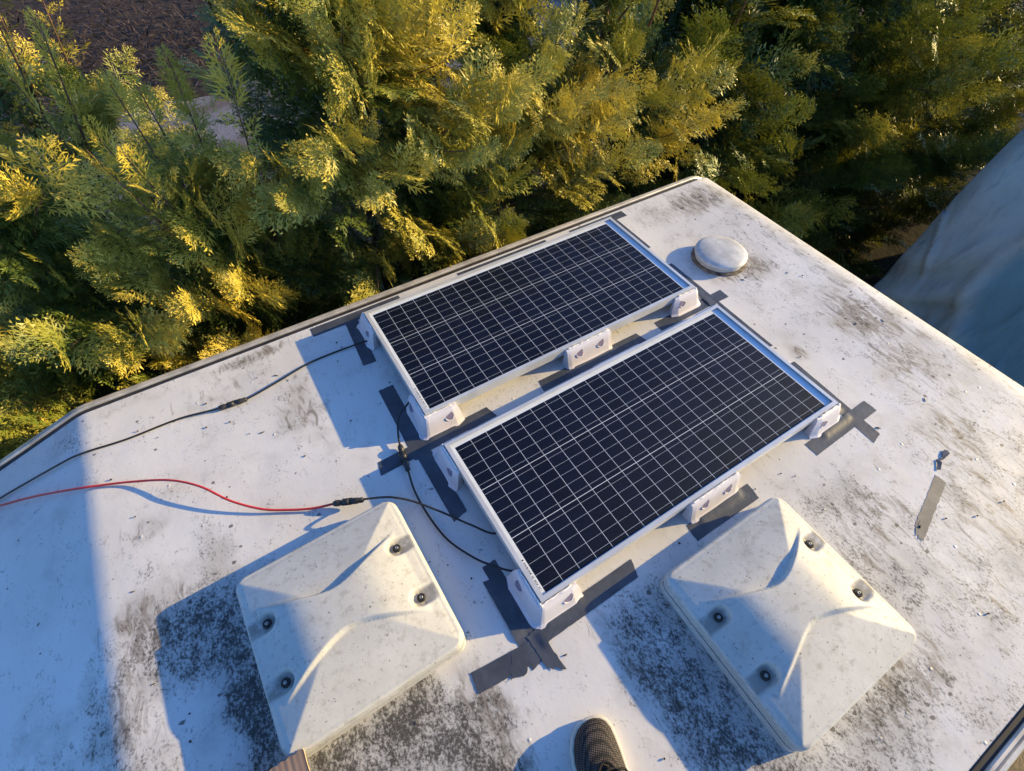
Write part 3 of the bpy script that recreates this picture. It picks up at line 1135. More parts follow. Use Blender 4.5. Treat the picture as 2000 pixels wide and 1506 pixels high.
# panel by the rail
tape((-0.075, 0.366), (-0.083, 0.062), 0.052, 0, 'grey tape strip under the looped lead, front of the panel by the rail', [(0.32, 0.80, 1, 0.004)], 0, 0)
tape((-0.060, 0.735), (-0.080, 0.4925), 0.047, 1, 'grey tape strip crossed by the black cable, by the hedge-side rail', [(0.22, 0.62, 1, 0.004)], 0, 0)
tape((-0.206, 0.7405), (0.145, 0.736), 0.046, 0, 'grey tape strip along the hedge-side rail, left end', [(0.46, 0.82, -1, 0.004)], 0, 0)
tape((0.40, 0.730), (0.83, 0.7245), 0.046, 0, 'grey tape strip along the hedge-side rail behind the panel middle', [(0.28, 0.74, -1, 0.004)], 0, 0)
tape((0.955, 0.723), (1.250, 0.720), 0.042, 0, 'grey tape strip along the hedge-side rail, right end', [(0.20, 0.66, -1, 0.004)], 0, 0)
tape((1.168, 0.722), (1.166, 0.468), 0.046, 1, 'grey tape strip at the rear end of the panel by the rail', [(0.1, 0.5, -1, 0.004)], 0, 0)
# scraps away from the panels
tape((1.196, -0.814), (0.985, -0.877), 0.031, 0, 'faded brownish strip of old tape stuck alone on the dirty roof', None, 0.01, 0.03, 'oldtape', 'old_tape', None, 0.0010)
tape((1.020, -0.866), (0.968, -0.884), 0.020, 1, 'pale glue-stained tail at the end of the old tape', None, 0.0, 0.02, 'oldtape', 'tape_residue', None, 0.003)


def tape_curl():
    """three crumpled flakes of tape still hanging together"""
    bm = bmesh.new()
    a = Vector((-0.945, -0.326, 0))
    b = Vector((0.326, -0.945, 0))
    o0 = Vector((1.262, -0.781, 0))
    flakes = [[(-0.046, 0.004, 2), (-0.034, 0.010, 5), (-0.014, 0.004, 6), (-0.004, -0.004, 3), (-0.018, -0.009, 2), (-0.040, -0.006, 3)],
              [(-0.010, 0.004, 5), (0.006, -0.003, 3), (0.012, -0.012, 2), (0.004, -0.010, 2), (-0.008, -0.002, 4)],
              [(0.006, -0.011, 2), (0.016, -0.002, 5), (0.044, 0.001, 3), (0.050, -0.008, 1.5), (0.030, -0.010, 2), (0.012, -0.017, 1.5)]]
    for fl in flakes:
        top = [bm.verts.new(o0 + a * u + b * v + Vector((0, 0, 0.001 * h + 0.0012))) for u, v, h in fl]
        bot = [bm.verts.new(o0 + a * u + b * v + Vector((0, 0, 0.001 * h + 0.0004))) for u, v, h in fl]
        bm.faces.new(top)
        bm.faces.new(bot[::-1])
        for k in range(len(fl)):
            k2 = (k + 1) % len(fl)
            bm.faces.new((bot[k], bot[k2], top[k2], top[k]))
    o = from_bm('tape_scrap', bm, M['tape'])
    tag(o, 'small twisted dark scrap of tape above the old brownish tape', 'tape scrap')


tape_curl()

# ------------------------------------------------------------------ cables
def plug(name, a, b_, rad, parent):
    """two-part cable coupler lying between a and b_"""
    a, b_ = Vector(a), Vector(b_)
    n = 12
    prof = [(0.0, 0.55), (0.03, 0.8), (0.10, 1.0), (0.22, 1.0), (0.24, 0.8), (0.36, 0.82), (0.38, 1.05), (0.55, 1.05), (0.57, 0.8), (0.62, 0.8),
            (0.64, 1.0), (0.80, 1.0), (0.82, 0.85), (0.96, 0.85), (1.0, 0.55)]
    h = 8
    tube(name, [a.lerp(b_, t) for t, r in prof[:h]], [rad * r for t, r in prof[:h]], M['plug'], parent, n)
    tube('coupler_socket', [a.lerp(b_, t) for t, r in prof[h - 1:]], [rad * r for t, r in prof[h - 1:]], M['plug'], parent, n)
    d = (b_ - a).normalized()
    s = Vector((-d.y, d.x, 0))
    for k in (-1, 1):
        tube('coupler_clip', [a.lerp(b_, 0.30) + s * k * rad * 0.95 + Vector((0, 0, 0.001)), a.lerp(b_, 0.62) + s * k * rad * 1.0 + Vector((0, 0, 0.001))], 0.0022, M['plug'], parent, 6)


def cable(label, mat, pts, rad=0.0031, plug_between=None, base=None, name='cable'):
    root = empty(name, base or pts[len(pts) // 2])
    tag(root, label, 'cable')
    off = Vector(root.location)
    tube('sheath', [p - off for p in catmull(pts, 8)], rad, mat, root, 8)
    if plug_between:
        plug('coupler_plug', Vector(plug_between[0]) - off, Vector(plug_between[1]) - off, plug_between[2], root)
    return root


cable('long black cable running from the hedge-side panel past a coupler to the left', M['cable'],
      [(-1.55, 0.70, roof_z(-1.55) + 0.004), (-1.40, 0.685, roof_z(-1.40) + 0.004), (-1.237, 0.664, -0.088), (-1.132, 0.649, -0.052), (-1.02, 0.629, -0.012),
       (-0.978, 0.621, -0.000), (-0.93, 0.6135, 0.0036), (-0.835, 0.6, 0.004), (-0.686, 0.594, 0.005),
       (-0.565, 0.564, 0.009), (-0.486, 0.556, 0.009), (-0.381, 0.574, 0.008), (-0.267, 0.6, 0.006), (-0.174, 0.603, 0.005), (-0.082, 0.593, 0.0095),
       (-0.04, 0.586, 0.012), (0.03, 0.57, 0.030), (0.07, 0.52, 0.045)],
      plug_between=((-0.570, 0.566, 0.0085), (-0.482, 0.556, 0.0085), 0.0090))
cable('red cable arching over the roof towards the left', M['redcable'],
      [(-1.55, 0.78, roof_z(-1.55) + 0.006), (-1.40, 0.71, roof_z(-1.4) + 0.006), (-1.232, 0.628, -0.080), (-1.111, 0.567, -0.037), (-0.984, 0.494, 0.004), (-0.918, 0.465, 0.007), (-0.839, 0.426, 0.012),
       (-0.743, 0.363, 0.028), (-0.669, 0.29, 0.036), (-0.609, 0.208, 0.024), (-0.544, 0.145, 0.012), (-0.485, 0.107, 0.008), (-0.421, 0.072, 0.010), (-0.364, 0.049, 0.018)],
      rad=0.0034)
cable('short black lead from the nearer panel to the red cable, crossing the hatch corner', M['cable'],
      [(-0.300, 0.018, 0.027), (-0.285, 0.010, 0.030), (-0.240, -0.030, 0.066), (-0.209, -0.054, 0.0715), (-0.169, -0.086, 0.058), (-0.112, -0.152, 0.040), (-0.067, -0.215, 0.035), (-0.017, -0.273, 0.035), (0.06, -0.26, 0.052)],
      plug_between=((-0.366, 0.050, 0.0185), (-0.288, 0.0105, 0.029), 0.0092))
cable('black looped lead joining the front corners of the two panels with a coupler', M['cable'],
      [(0.06, 0.27, 0.055), (0.0, 0.258, 0.048), (-0.046, 0.236, 0.043), (-0.088, 0.212, 0.033), (-0.110, 0.179, 0.021), (-0.127, 0.129, 0.013), (-0.136, 0.080, 0.0115), (-0.142, 0.036, 0.0115), (-0.153, -0.031, 0.0085),
       (-0.152, -0.113, 0.008), (-0.140, -0.199, 0.008), (-0.113, -0.267, 0.012), (-0.077, -0.328, 0.022), (-0.017, -0.385, 0.035), (0.05, -0.33, 0.055)],
      plug_between=((-0.127, 0.130, 0.013), (-0.142, 0.036, 0.0115), 0.0090))

# ------------------------------------------------------------------ cardboard flap
M['card'] = plain('brown_corrugated_cardboard', (0.21, 0.150, 0.125), 0.8, 0, 0.2, 12, 0.12)
M['card_edge'] = plain('pale_cardboard_edge', (0.55, 0.42, 0.28), 0.8, 0, 0.2, 60, 0.2)


def cardboard():
    root = empty('cardboard_piece', (-0.70, -0.62, 0))
    tag(root, 'brown corrugated cardboard corner leaning on the left hatch', 'cardboard')
    x0, x1, y0, y1 = -0.90, -0.600, -0.86, -0.463
    z1, z0 = 0.064, 0.004

    def zz(y):
        return z0 + (z1 - z0) * (y - y0) / (y1 - y0)
    nxx, nyy = 150, 14
    for nm, dz, amp, mt in (('upper_liner', 0.0052, 0.0003, 'card'), ('lower_liner', 0.0, 0.0, 'card')):
        verts, faces = [], []
        for i in range(nxx + 1):
            for j in range(nyy + 1):
                x = x0 + (x1 - x0) * i / nxx
                y = y0 + (y1 - y0) * j / nyy
                z = zz(y) + dz + amp * math.sin(i * 1.05) + 0.004 * math.sin((y - y0) * 5)
                verts.append((x + 0.70 + 0.0015 * math.sin(j * 1.9), y + 0.62 + 0.0012 * math.sin(i * 0.7), z))
        for i in range(nxx):
            for j in range(nyy):
                a = i * (nyy + 1) + j
                faces.append((a, a + nyy + 1, a + nyy + 2, a + 1))
        from_py(nm, verts, faces, M[mt], root, smooth=True)
    # fluted core seen at the edge
    verts, faces = [], []
    for i in range(nxx * 2 + 1):
        x = x0 + (x1 - x0) * i / (nxx * 2)
        for y in (y0 + 0.0005, y1 - 0.0005):
            verts.append((x + 0.70, y + 0.62, zz(y) + 0.0026 + 0.0022 * math.sin(i * 0.9) + 0.004 * math.sin((y - y0) * 5)))
    for i in range(nxx * 2):
        faces.append((2 * i, 2 * i + 2, 2 * i + 3, 2 * i + 1))
    from_py('fluted_core', verts, faces, M['card_edge'], root)
    verts = []
    for j in range(nyy + 1):
        y = y0 + (y1 - y0) * j / nyy
        for dz in (0.0003, 0.0054):
            verts.append((x1 + 0.70 + 0.0012 + 0.0015 * math.sin(j * 1.9), y + 0.62, zz(y) + dz + 0.004 * math.sin((y - y0) * 5)))
    faces = [(2 * j, 2 * j + 2, 2 * j + 3, 2 * j + 1) for j in range(nyy)]
    from_py('cut_edge', verts, faces, M['card_edge'], root)


cardboard()

# ------------------------------------------------------------------ small litter on the roof
def litter():
    rg = random.Random(5)
    bm = bmesh.new()
    spots = []
    for _ in range(95):
        x, y = rg.uniform(-0.9, 1.7), rg.uniform(-1.2, 0.72)
        if -0.05 < x < 1.13 and -0.5 < y < 0.68:
            continue
        if abs(x + 0.43) < 0.24 and abs(y + 0.25) < 0.24:
            continue
        if abs(x - 0.49) < 0.24 and abs(y + 0.81) < 0.24:
            continue
        if (x - 1.38) ** 2 + (y - 0.26) ** 2 < 0.0169:
            continue
        spots.append((x, y))
    spots += [(-0.60, 0.555 + 0.06), (-0.555, 0.50), (-0.62, 0.52), (-0.22, 0.30), (0.70, -0.545), (0.83, -0.58), (0.80, -0.55), (1.19, -0.60)]
    for x, y in spots:
        a = rg.uniform(0, 6.28)
        L = rg.choice((0.003, 0.004, 0.006, 0.010, 0.017))
        w = rg.uniform(0.0010, 0.0022) if L > 0.008 else rg.uniform(0.0018, 0.0032)
        k = rg.uniform(-0.4, 0.4)
        p = [Vector((x, y, w * 0.9)), Vector((x + L * 0.5 * math.cos(a), y + L * 0.5 * math.sin(a), w * 1.1)),
             Vector((x + L * math.cos(a + k), y + L * math.sin(a + k), w * 0.9))]
        bm_tube(bm, p, [w * 0.5, w, w * 0.4], 5)
    o = from_bm('leaf_litter', bm, plain('dark_plant_bits', (0.045, 0.035, 0.028), 0.85, 0, 0.2, 40, 0.5))
    tag(o, 'tiny dark twigs and conifer bits scattered over the roof', 'litter', kind='stuff')


litter()

# ------------------------------------------------------------------ person (only one shoe is in the picture)
def build_shoe_material():
    m, nt, b = new_mat('dark_knit_shoe_upper')
    p = obj_pos(nt)
    v = nd(nt, 'ShaderNodeTexVoronoi', feature='F1')
    v.inputs['Scale'].default_value = 270
    v.inputs['Randomness'].default_value = 0.12
    lk(nt, mapping(nt, p, (1.0, 0.9, 0.7), (0, 0, R(38))), v.inputs['Vector'])
    f = ramp(nt, v.outputs['Distance'], 0.30, 0.52)
    lk(nt, mixc(nt, f, (0.105, 0.078, 0.066), (0.008, 0.007, 0.007)), b.inputs['Base Color'])
    b.inputs['Roughness'].default_value = 0.8
    inv = mathn(nt, 'SUBTRACT', 1.0, v.outputs['Distance'])
    bump(nt, b, inv, 0.8, 0.0016)
    return m


M['knit'] = build_shoe_material()
M['sole'] = plain('cream_shoe_sole', (0.62, 0.56, 0.47), 0.6, 0, 0.4, 40, 0.1)
M['lace'] = plain('black_shoe_lace', (0.02, 0.018, 0.018), 0.8, 0, 0.2, 200, 0.3)
M['denim'] = plain('dark_trouser_cloth', (0.035, 0.04, 0.055), 0.85, 0, 0.2, 60, 0.25, 0.002, 50)
M['jacket'] = plain('dark_jacket_cloth', (0.05, 0.055, 0.06), 0.8, 0, 0.2, 40, 0.25, 0.003, 30)
M['skin'] = plain('skin', (0.55, 0.34, 0.25), 0.5, 0, 0.4, 40, 0.06)
M['hair'] = plain('brown_hair', (0.06, 0.04, 0.025), 0.6, 0, 0.3, 80, 0.4, 0.004, 120)


def shoe(parent, tip, fwd, mirror=1):
    """toe tip position on the roof, unit forward vector"""
    f = Vector((fwd[0], fwd[1], 0)).normalized()
    s = Vector((f.y, -f.x, 0))
    # t from toe, half width, top height, sideways offset
    secs = [(0.000, 0.006, 0.026, 0.010), (0.004, 0.021, 0.034, 0.009), (0.012, 0.033, 0.041, 0.007), (0.026, 0.0425, 0.047, 0.004), (0.045, 0.0485, 0.0515, 0.001),
            (0.07, 0.0515, 0.057, 0.0), (0.10, 0.051, 0.064, 0.001), (0.13, 0.048, 0.074, 0.002), (0.16, 0.044, 0.085, 0.003), (0.19, 0.041, 0.094, 0.003), (0.22, 0.039, 0.098, 0.002),
            (0.25, 0.037, 0.096, 0.0), (0.272, 0.030, 0.088, 0.0), (0.282, 0.012, 0.075, 0.0)]
    nseg = 18
    bm = bmesh.new()
    rings = []
    for t, w, h, so in secs:
        ring = []
        for k in range(nseg + 1):
            a = math.pi * k / nseg
            ca, sa = math.cos(a), math.sin(a)
            x = w * math.copysign(abs(ca) ** 0.75, ca) * (1.0 - 0.10 * sa)
            z = 0.014 + (h - 0.014) * sa ** 0.72
            p = Vector((tip[0], tip[1], 0)) - f * t + s * (x + so * mirror) + Vector((0, 0, z))
            ring.append(bm.verts.new(p))
        rings.append(ring)
    for a, b_ in zip(rings[:-1], rings[1:]):
        for k in range(nseg):
            bm.faces.new((a[k], a[k + 1], b_[k + 1], b_[k]))
    bm.faces.new(rings[0])
    bm.faces.new(rings[-1])
    up = from_bm('shoe', bm, M['knit'], parent, smooth=True)
    # sole: foot outline with a rounded wall
    bm = bmesh.new()
    out = []
    for t, w, h, so in secs:
        out.append((t - 0.004, w + 0.0042, so))
    L = [(-(t), w, so) for t, w, so in out]
    pts = [(-t, so * mirror + w) for t, w, so in out] + [(-t, so * mirror - w) for t, w, so in reversed(out)]
    prof = [(0.93, 0.0006), (1.0, 0.004), (1.008, 0.011), (1.0, 0.0195), (0.955, 0.0205)]
    cx = sum(p[0] for p in pts) / len(pts)
    rr = []
    for k, z in prof:
        rr.append([bm.verts.new(Vector((tip[0], tip[1], 0)) + f * (cx + (p[0] - cx) * k) + s * (p[1] * k) + Vector((0, 0, z))) for p in pts])
    for a, b_ in zip(rr[:-1], rr[1:]):
        for k in range(len(pts)):
            k2 = (k + 1) % len(pts)
            bm.faces.new((a[k], a[k2], b_[k2], b_[k]))
    bm.faces.new(rr[0])
    bm.faces.new(rr[-1])
    from_bm('sole', bm, M['sole'], up, smooth=True)
    o0 = Vector((tip[0], tip[1], 0))
    # padded edge of the lace opening and the laces
    rim = catmull([o0 - f * 0.19 + s * 0.026 + Vector((0, 0, 0.094)), o0 - f * 0.15 + s * 0.026 + Vector((0, 0, 0.082)), o0 - f * 0.098 + s * 0.023 + Vector((0, 0, 0.069)), o0 - f * 0.077 + s * 0.004 + Vector((0, 0, 0.0655)),
                   o0 - f * 0.098 - s * 0.017 + Vector((0, 0, 0.070)), o0 - f * 0.15 - s * 0.020 + Vector((0, 0, 0.083)), o0 - f * 0.19 - s * 0.021 + Vector((0, 0, 0.095))], 6)
    tube('lace_facing', rim, 0.0032, M['lace'], up, 8)
    for q, t in enumerate((0.095, 0.115, 0.138, 0.162)):
        z = 0.0665 + (t - 0.095) * 0.38
        tube('lace', catmull([o0 - f * t + s * 0.029 + Vector((0, 0, z - 0.004)), o0 - f * (t - 0.004) + s * 0.006 + Vector((0, 0, z + 0.0055)), o0 - f * (t + 0.01) - s * 0.022 + Vector((0, 0, z - 0.001))], 6), 0.0026, M['lace'], up, 6)
    lp = catmull([o0 - f * 0.118 + s * 0.004 + Vector((0, 0, 0.077)), o0 - f * 0.100 + s * 0.020 + Vector((0, 0, 0.080)), o0 - f * 0.097 + s * 0.040 + Vector((0, 0, 0.070)), o0 - f * 0.118 + s * 0.045 + Vector((0, 0, 0.062)),
                  o0 - f * 0.122 + s * 0.016 + Vector((0, 0, 0.078))], 7)
    tube('lace_bow', lp, 0.0026, M['lace'], up, 6)
    return up


def skin_body(name, joints, bones, mat, parent, sub=2, root=0):
    me = bpy.data.meshes.new(name)
    me.from_pydata([j[0] for j in joints], bones, [])
    o = bpy.data.objects.new(name, me)
    C.objects.link(o)
    o.parent = parent
    md = o.modifiers.new('Skin', 'SKIN')
    md.use_smooth_shade = True
    sv = me.skin_vertices[0].data
    for i, j in enumerate(joints):
        r = j[1]
        sv[i].radius = r if hasattr(r, '__len__') else (r, r)
        sv[i].use_root = (i == root)
    ms = o.modifiers.new('Subdivision', 'SUBSURF')
    ms.levels = sub
    ms.render_levels = sub
    dg = bpy.context.evaluated_depsgraph_get()
    ev = o.evaluated_get(dg)
    nm = bpy.data.meshes.new_from_object(ev)
    o.modifiers.clear()
    o.data = nm
    nm.materials.clear()
    nm.materials.append(mat)
    nm.polygons.foreach_set('use_smooth', [True] * len(nm.polygons))
    return o


def person():
    root = empty('person', (-0.20, -1.02, 0))
    tag(root, 'person standing on the roof, only the dark knitted shoe in view', 'person')
    off = Vector(root.location)

    def P(x, y, z):
        return tuple(Vector((x, y, z)) - off)
    tip_r, fw_r = (-0.063, -0.735), Vector((0.30, 0.954, 0))
    hold = empty('tmp')
    # clothed body in one skin
    ar = Vector((tip_r[0], tip_r[1], 0)) - fw_r * 0.215
    al = Vector((-0.40, -0.93, 0)) - Vector((-0.05, 1, 0)).normalized() * 0.215
    J = [(P(-0.24, -1.16, 0.92), (0.15, 0.115)), (P(-0.24, -1.16, 1.10), (0.145, 0.10)), (P(-0.24, -1.17, 1.30), (0.165, 0.105)), (P(-0.24, -1.18, 1.44), (0.12, 0.085)), (P(-0.24, -1.17, 1.52), 0.055),
         (P(-0.15, -1.14, 0.82), 0.092), (P(-0.12, -1.05, 0.48), 0.068), (P(ar.x, ar.y - 0.01, 0.26), 0.066), (P(ar.x, ar.y, 0.105), 0.056),
         (P(-0.33, -1.16, 0.82), 0.092), (P(-0.36, -1.12, 0.48), 0.068), (P(al.x, al.y - 0.01, 0.26), 0.066), (P(al.x, al.y, 0.105), 0.056),
         (P(-0.06, -1.18, 1.40), 0.062), (P(0.02, -1.12, 1.14), 0.047), (P(-0.08, -0.93, 1.17), 0.038),
         (P(-0.42, -1.18, 1.40), 0.062), (P(-0.50, -1.12, 1.14), 0.047), (P(-0.40, -0.93, 1.17), 0.038)]
    B = [(0, 1), (1, 2), (2, 3), (3, 4), (0, 5), (5, 6), (6, 7), (7, 8), (0, 9), (9, 10), (10, 11), (11, 12), (3, 13), (13, 14), (14, 15), (3, 16), (16, 17), (17, 18)]
    body = skin_body('body', J, B, M['denim'], root)
    body.data.materials.append(M['jacket'])
    mi = [1 if p.center.z > 0.93 else 0 for p in body.data.polygons]
    body.data.polygons.foreach_set('material_index', mi)
    # head, face, hair
    hb = bmesh.new()
    bmesh.ops.create_uvsphere(hb, u_segments=24, v_segments=18, radius=1)
    for v in hb.verts:
        x, y, z = v.co
        v.co = Vector((x * 0.074 * (1 - 0.12 * max(0, -z)), y * 0.092 + (0.010 if y > 0 and abs(x) < 0.25 and -0.25 < z < 0.1 else 0), z * 0.112))
        v.co += Vector((-0.24, -1.13, 1.66)) - off
    head = from_bm('head', hb, M['skin'], root, smooth=True)
    hh = bmesh.new()
    bmesh.ops.create_uvsphere(hh, u_segments=24, v_segments=18, radius=1)
    bmesh.ops.delete(hh, geom=[v for v in hh.verts if v.co.z < 0.05 and v.co.y > -0.25], context='VERTS')
    for v in hh.verts:
        x, y, z = v.co
        v.co = Vector((x * 0.082, y * 0.100 - 0.006, z * 0.120)) + Vector((-0.24, -1.13, 1.665)) - off
    from_bm('hair', hh, M['hair'], head, smooth=True)
    for sx in (-1, 1):
        lathe('eye', [(0.0, -0.011), (0.008, -0.008), (0.011, 0.0), (0.008, 0.008), (0.0, 0.011)], M['lace'], head, tuple(Vector((-0.24 + sx * 0.031, -1.046, 1.668)) - off), 12)
    bmn = bmesh.new()
    bm_tube(bmn, [Vector((-0.24, -1.045, 1.672)) - off, Vector((-0.24, -1.026, 1.645)) - off, Vector((-0.24, -1.04, 1.632)) - off], [0.007, 0.012, 0.010], 8)
    from_bm('nose', bmn, M['skin'], head, smooth=True)
    # hands with fingers
    for sx, w in ((1, Vector((-0.08, -0.93, 1.17))), (-1, Vector((-0.40, -0.93, 1.17)))):
        c = w + Vector((-sx * 0.03, 0.05, 0.03))
        palm = skin_body('hand', [(tuple(w - off), 0.028), (tuple(c - off), (0.018, 0.036)), (tuple(c + Vector((-sx * 0.015, 0.04, 0.02)) - off), (0.013, 0.034))],
                         [(0, 1), (1, 2)], M['skin'], root, 2)
        for k in range(4):
            b0 = c + Vector((-sx * 0.012, 0.040, -0.010 + 0.018 * k))
            ln = (0.060, 0.070, 0.074, 0.066)[k]
            skin_body('finger', [(tuple(b0 - off), 0.009), (tuple(b0 + Vector((-sx * 0.25, 0.9, 0.1)) * ln * 0.45 - off), 0.0088),
                                 (tuple(b0 + Vector((-sx * 0.75, 1.1, 0.1)) * ln * 0.7 - off), 0.008), (tuple(b0 + Vector((-sx * 1.25, 1.0, 0.1)) * ln * 0.8 - off), 0.0072)],
                      [(0, 1), (1, 2), (2, 3)], M['skin'], palm, 1)
        t0 = c + Vector((-sx * 0.02, 0.0, 0.03))
        skin_body('thumb', [(tuple(t0 - off), 0.0105), (tuple(t0 + Vector((-sx * 0.025, 0.018, 0.02)) - off), 0.010), (tuple(t0 + Vector((-sx * 0.045, 0.035, 0.02)) - off), 0.0085)],
                  [(0, 1), (1, 2)], M['skin'], palm, 1)
    sr = shoe(root, tip_r, fw_r, 1)
    sr.location = -off
    s2 = shoe(root, (-0.40, -0.93), (-0.05, 1.0), -1)
    s2.location = -off
    bpy.data.objects.remove(hold)


person()

# ------------------------------------------------------------------ conifers of the hedge
def spray_template(rg, hi):
    V, F = [(0, -0.012, 0), (0, 0.012, 0), (1, 0, 0)], [(0, 1, 2)]

    def tri(a, b_, c):
        n = len(V)
        V.extend((tuple(a), tuple(b_), tuple(c)))
        F.append((n, n + 1, n + 2))

    def kite(p, d, l, w, zz):
        q = np.array([-d[1], d[0], 0.0])
        up = np.array([0, 0, zz])
        n = len(V)
        m = p + d * l * 0.45
        V.extend((tuple(p), tuple(m + q * w + up), tuple(p + d * l - up * 0.6), tuple(m - q * w + up * 0.3)))
        F.append((n, n + 1, n + 2))
        F.append((n, n + 2, n + 3))
    n = 8 if hi else 5
    for i in range(n):
        t = 0.04 + 0.92 * i / (n - 1) + rg.uniform(-0.015, 0.015)
        for s in (-1, 1):
            if i == n - 1 and s == 1:
                continue
            tt = min(0.97, t + (0.05 if s > 0 else 0))
            l = (0.44 * (1 - tt) ** 0.75 + 0.09) * min(1, 0.60 + 2.2 * tt) * rg.uniform(0.85, 1.15)
            an = R(rg.uniform(33, 47))
            d = np.array([math.cos(an), s * math.sin(an), rg.uniform(-0.25, 0.12)])
            d /= np.linalg.norm(d)
            p = np.array([tt, 0, 0])
            if hi:
                kite(p, d, l, 0.021 * rg.uniform(0.85, 1.15), rg.uniform(-0.03, 0.03))
            else:
                qd = np.array([-d[1], d[0], rg.uniform(-0.5, 0.5)])
                tri(p + d * l * 0.05 - qd * 0.034, p + d * l * 0.38 + qd * 0.050, p + d * l * 1.05)
            subs = ((0.28, 0.60), (0.60, 0.46)) if hi else (((0.36, 0.60),) if i < 3 else ())
            for u, k in subs:
                for ss in (-1, 1):
                    a2 = R(34) * ss
                    d2 = np.array([d[0] * math.cos(a2) - d[1] * math.sin(a2), d[0] * math.sin(a2) + d[1] * math.cos(a2), d[2] + rg.uniform(-0.25, 0.2)])
                    q2 = np.array([-d2[1], d2[0], 0]) * ss
                    b0 = p + d * l * u
                    w2 = 0.021 if hi else 0.036
                    tri(b0 - q2 * w2 * 0.5 - d2 * l * 0.08, b0 + q2 * w2 + d2 * l * k * 0.35, b0 + d2 * l * k)
    return np.array(V, np.float64), np.array(F, np.int32)


_rg = random.Random(3)
HI = [spray_template(_rg, True) for _ in range(5)]
LO = [spray_template(_rg, False) for _ in range(5)]


def cross3(a, b):
    return np.array((a[1] * b[2] - a[2] * b[1], a[2] * b[0] - a[0] * b[2], a[0] * b[1] - a[1] * b[0]))


def plume(acc, base, axis, L, roll, tint, rg, sparse=False, up_hint=(0, 0, 1), curl=0.10, m=9):
    """flat frond: a curved shoot with sprays to both sides in one plane"""
    axis = axis / np.linalg.norm(axis)
    up = np.array(up_hint, float)
    up /= np.linalg.norm(up) + 1e-9
    if abs(axis @ up) > 0.95:
        up = np.array([rg.uniform(-1, 1), rg.uniform(-1, 1), 0.1])
    side = cross3(up, axis)
    side /= np.linalg.norm(side)
    nrm = cross3(axis, side)
    c, s = math.cos(roll), math.sin(roll)
    side, nrm = side * c + nrm * s, nrm * c - side * s
    for k in range(m):
        t = 0.12 + 0.80 * k / (m - 1)
        sgn = 1 if k % 2 else -1
        p = base + axis * L * t - np.array([0, 0, 1]) * curl * L * t * t
        an = R(rg.uniform(34, 56))
        ax = axis - np.array([0, 0, 1]) * 2 * curl * t
        ax = ax / np.linalg.norm(ax)
        a = ax * math.cos(an) + side * sgn * math.sin(an) + nrm * rg.uniform(-0.20, 0.20)
        a /= np.linalg.norm(a)
        n2 = nrm + side * rg.uniform(-0.3, 0.3) + ax * rg.uniform(-0.3, 0.3)
        b = cross3(n2, a)
        b /= np.linalg.norm(b)
        cc = cross3(a, b)
        ls = L * (0.50 * (1 - t) ** 0.7 + 0.12) * rg.uniform(0.8, 1.15) * (0.40 if sparse else 1)
        acc.append((p, a, b, cc, ls, tint + rg.uniform(-0.08, 0.08)))
    p = base + axis * L * 0.70 - np.array([0, 0, 1]) * curl * L * 0.49
    a = axis - np.array([0, 0, 1]) * 2 * curl * 0.9
    a /= np.linalg.norm(a)
    b = cross3(nrm, a)
    b /= np.linalg.norm(b)
    acc.append((p, a, b, cross3(a, b), L * 0.34, tint + 0.05))


def crown_mesh(name, acc, temps, mat, parent, fine=0.1):
    n = len(acc)
    Pn = np.array([a[0] for a in acc])
    Bs = np.array([[a[1], a[2], a[3]] for a in acc])
    Ls = np.array([a[4] for a in acc])
    Tn = np.array([a[5] for a in acc])
    if len(temps) > 5:
        thr = fine
        pick = np.where(Ls > thr, RNG.integers(0, 5, n), RNG.integers(5, len(temps), n))
    else:
        pick = RNG.integers(0, len(temps), n)
    Vs, Fs, Ts = [], [], []
    off = 0
    for k, (V, F) in enumerate(temps):
        sel = np.nonzero(pick == k)[0]
        if len(sel) == 0:
            continue
        v = V.copy()
        v[:, 2] -= 0.10 * v[:, 0] ** 2
        W = Pn[sel][:, None, :] + Ls[sel][:, None, None] * np.einsum('nk,skc->snc', v, Bs[sel])
        T = Tn[sel][:, None] + 0.22 * (v[:, 0] - 0.4)[None, :] + 0.10 * np.abs(v[:, 1])[None, :]
        Vs.append(W.reshape(-1, 3))
        Ts.append(T.reshape(-1))
        nv = len(v)
        Fs.append((F[None] + (np.arange(len(sel)) * nv)[:, None, None]).reshape(-1, 3) + off)
        off += nv * len(sel)
    V = np.concatenate(Vs)
    F = np.concatenate(Fs).astype(np.int32)
    T = np.clip(np.concatenate(Ts), 0, 1).astype(np.float32)
    me = bpy.data.meshes.new(name)
    me.vertices.add(len(V))
    me.vertices.foreach_set('co', V.reshape(-1))
    me.loops.add(F.size)
    me.loops.foreach_set('vertex_index', F.reshape(-1))
    me.polygons.add(len(F))
    me.polygons.foreach_set('loop_start', np.arange(0, F.size, 3, dtype=np.int32))
    me.update()
    a = me.attributes.new('tint', 'FLOAT', 'POINT')
    a.data.foreach_set('value', T)
    me.materials.append(mat)
    o = bpy.data.objects.new(name, me)
    C.objects.link(o)
    o.parent = parent
    return o, len(F)


TRIS = [0]


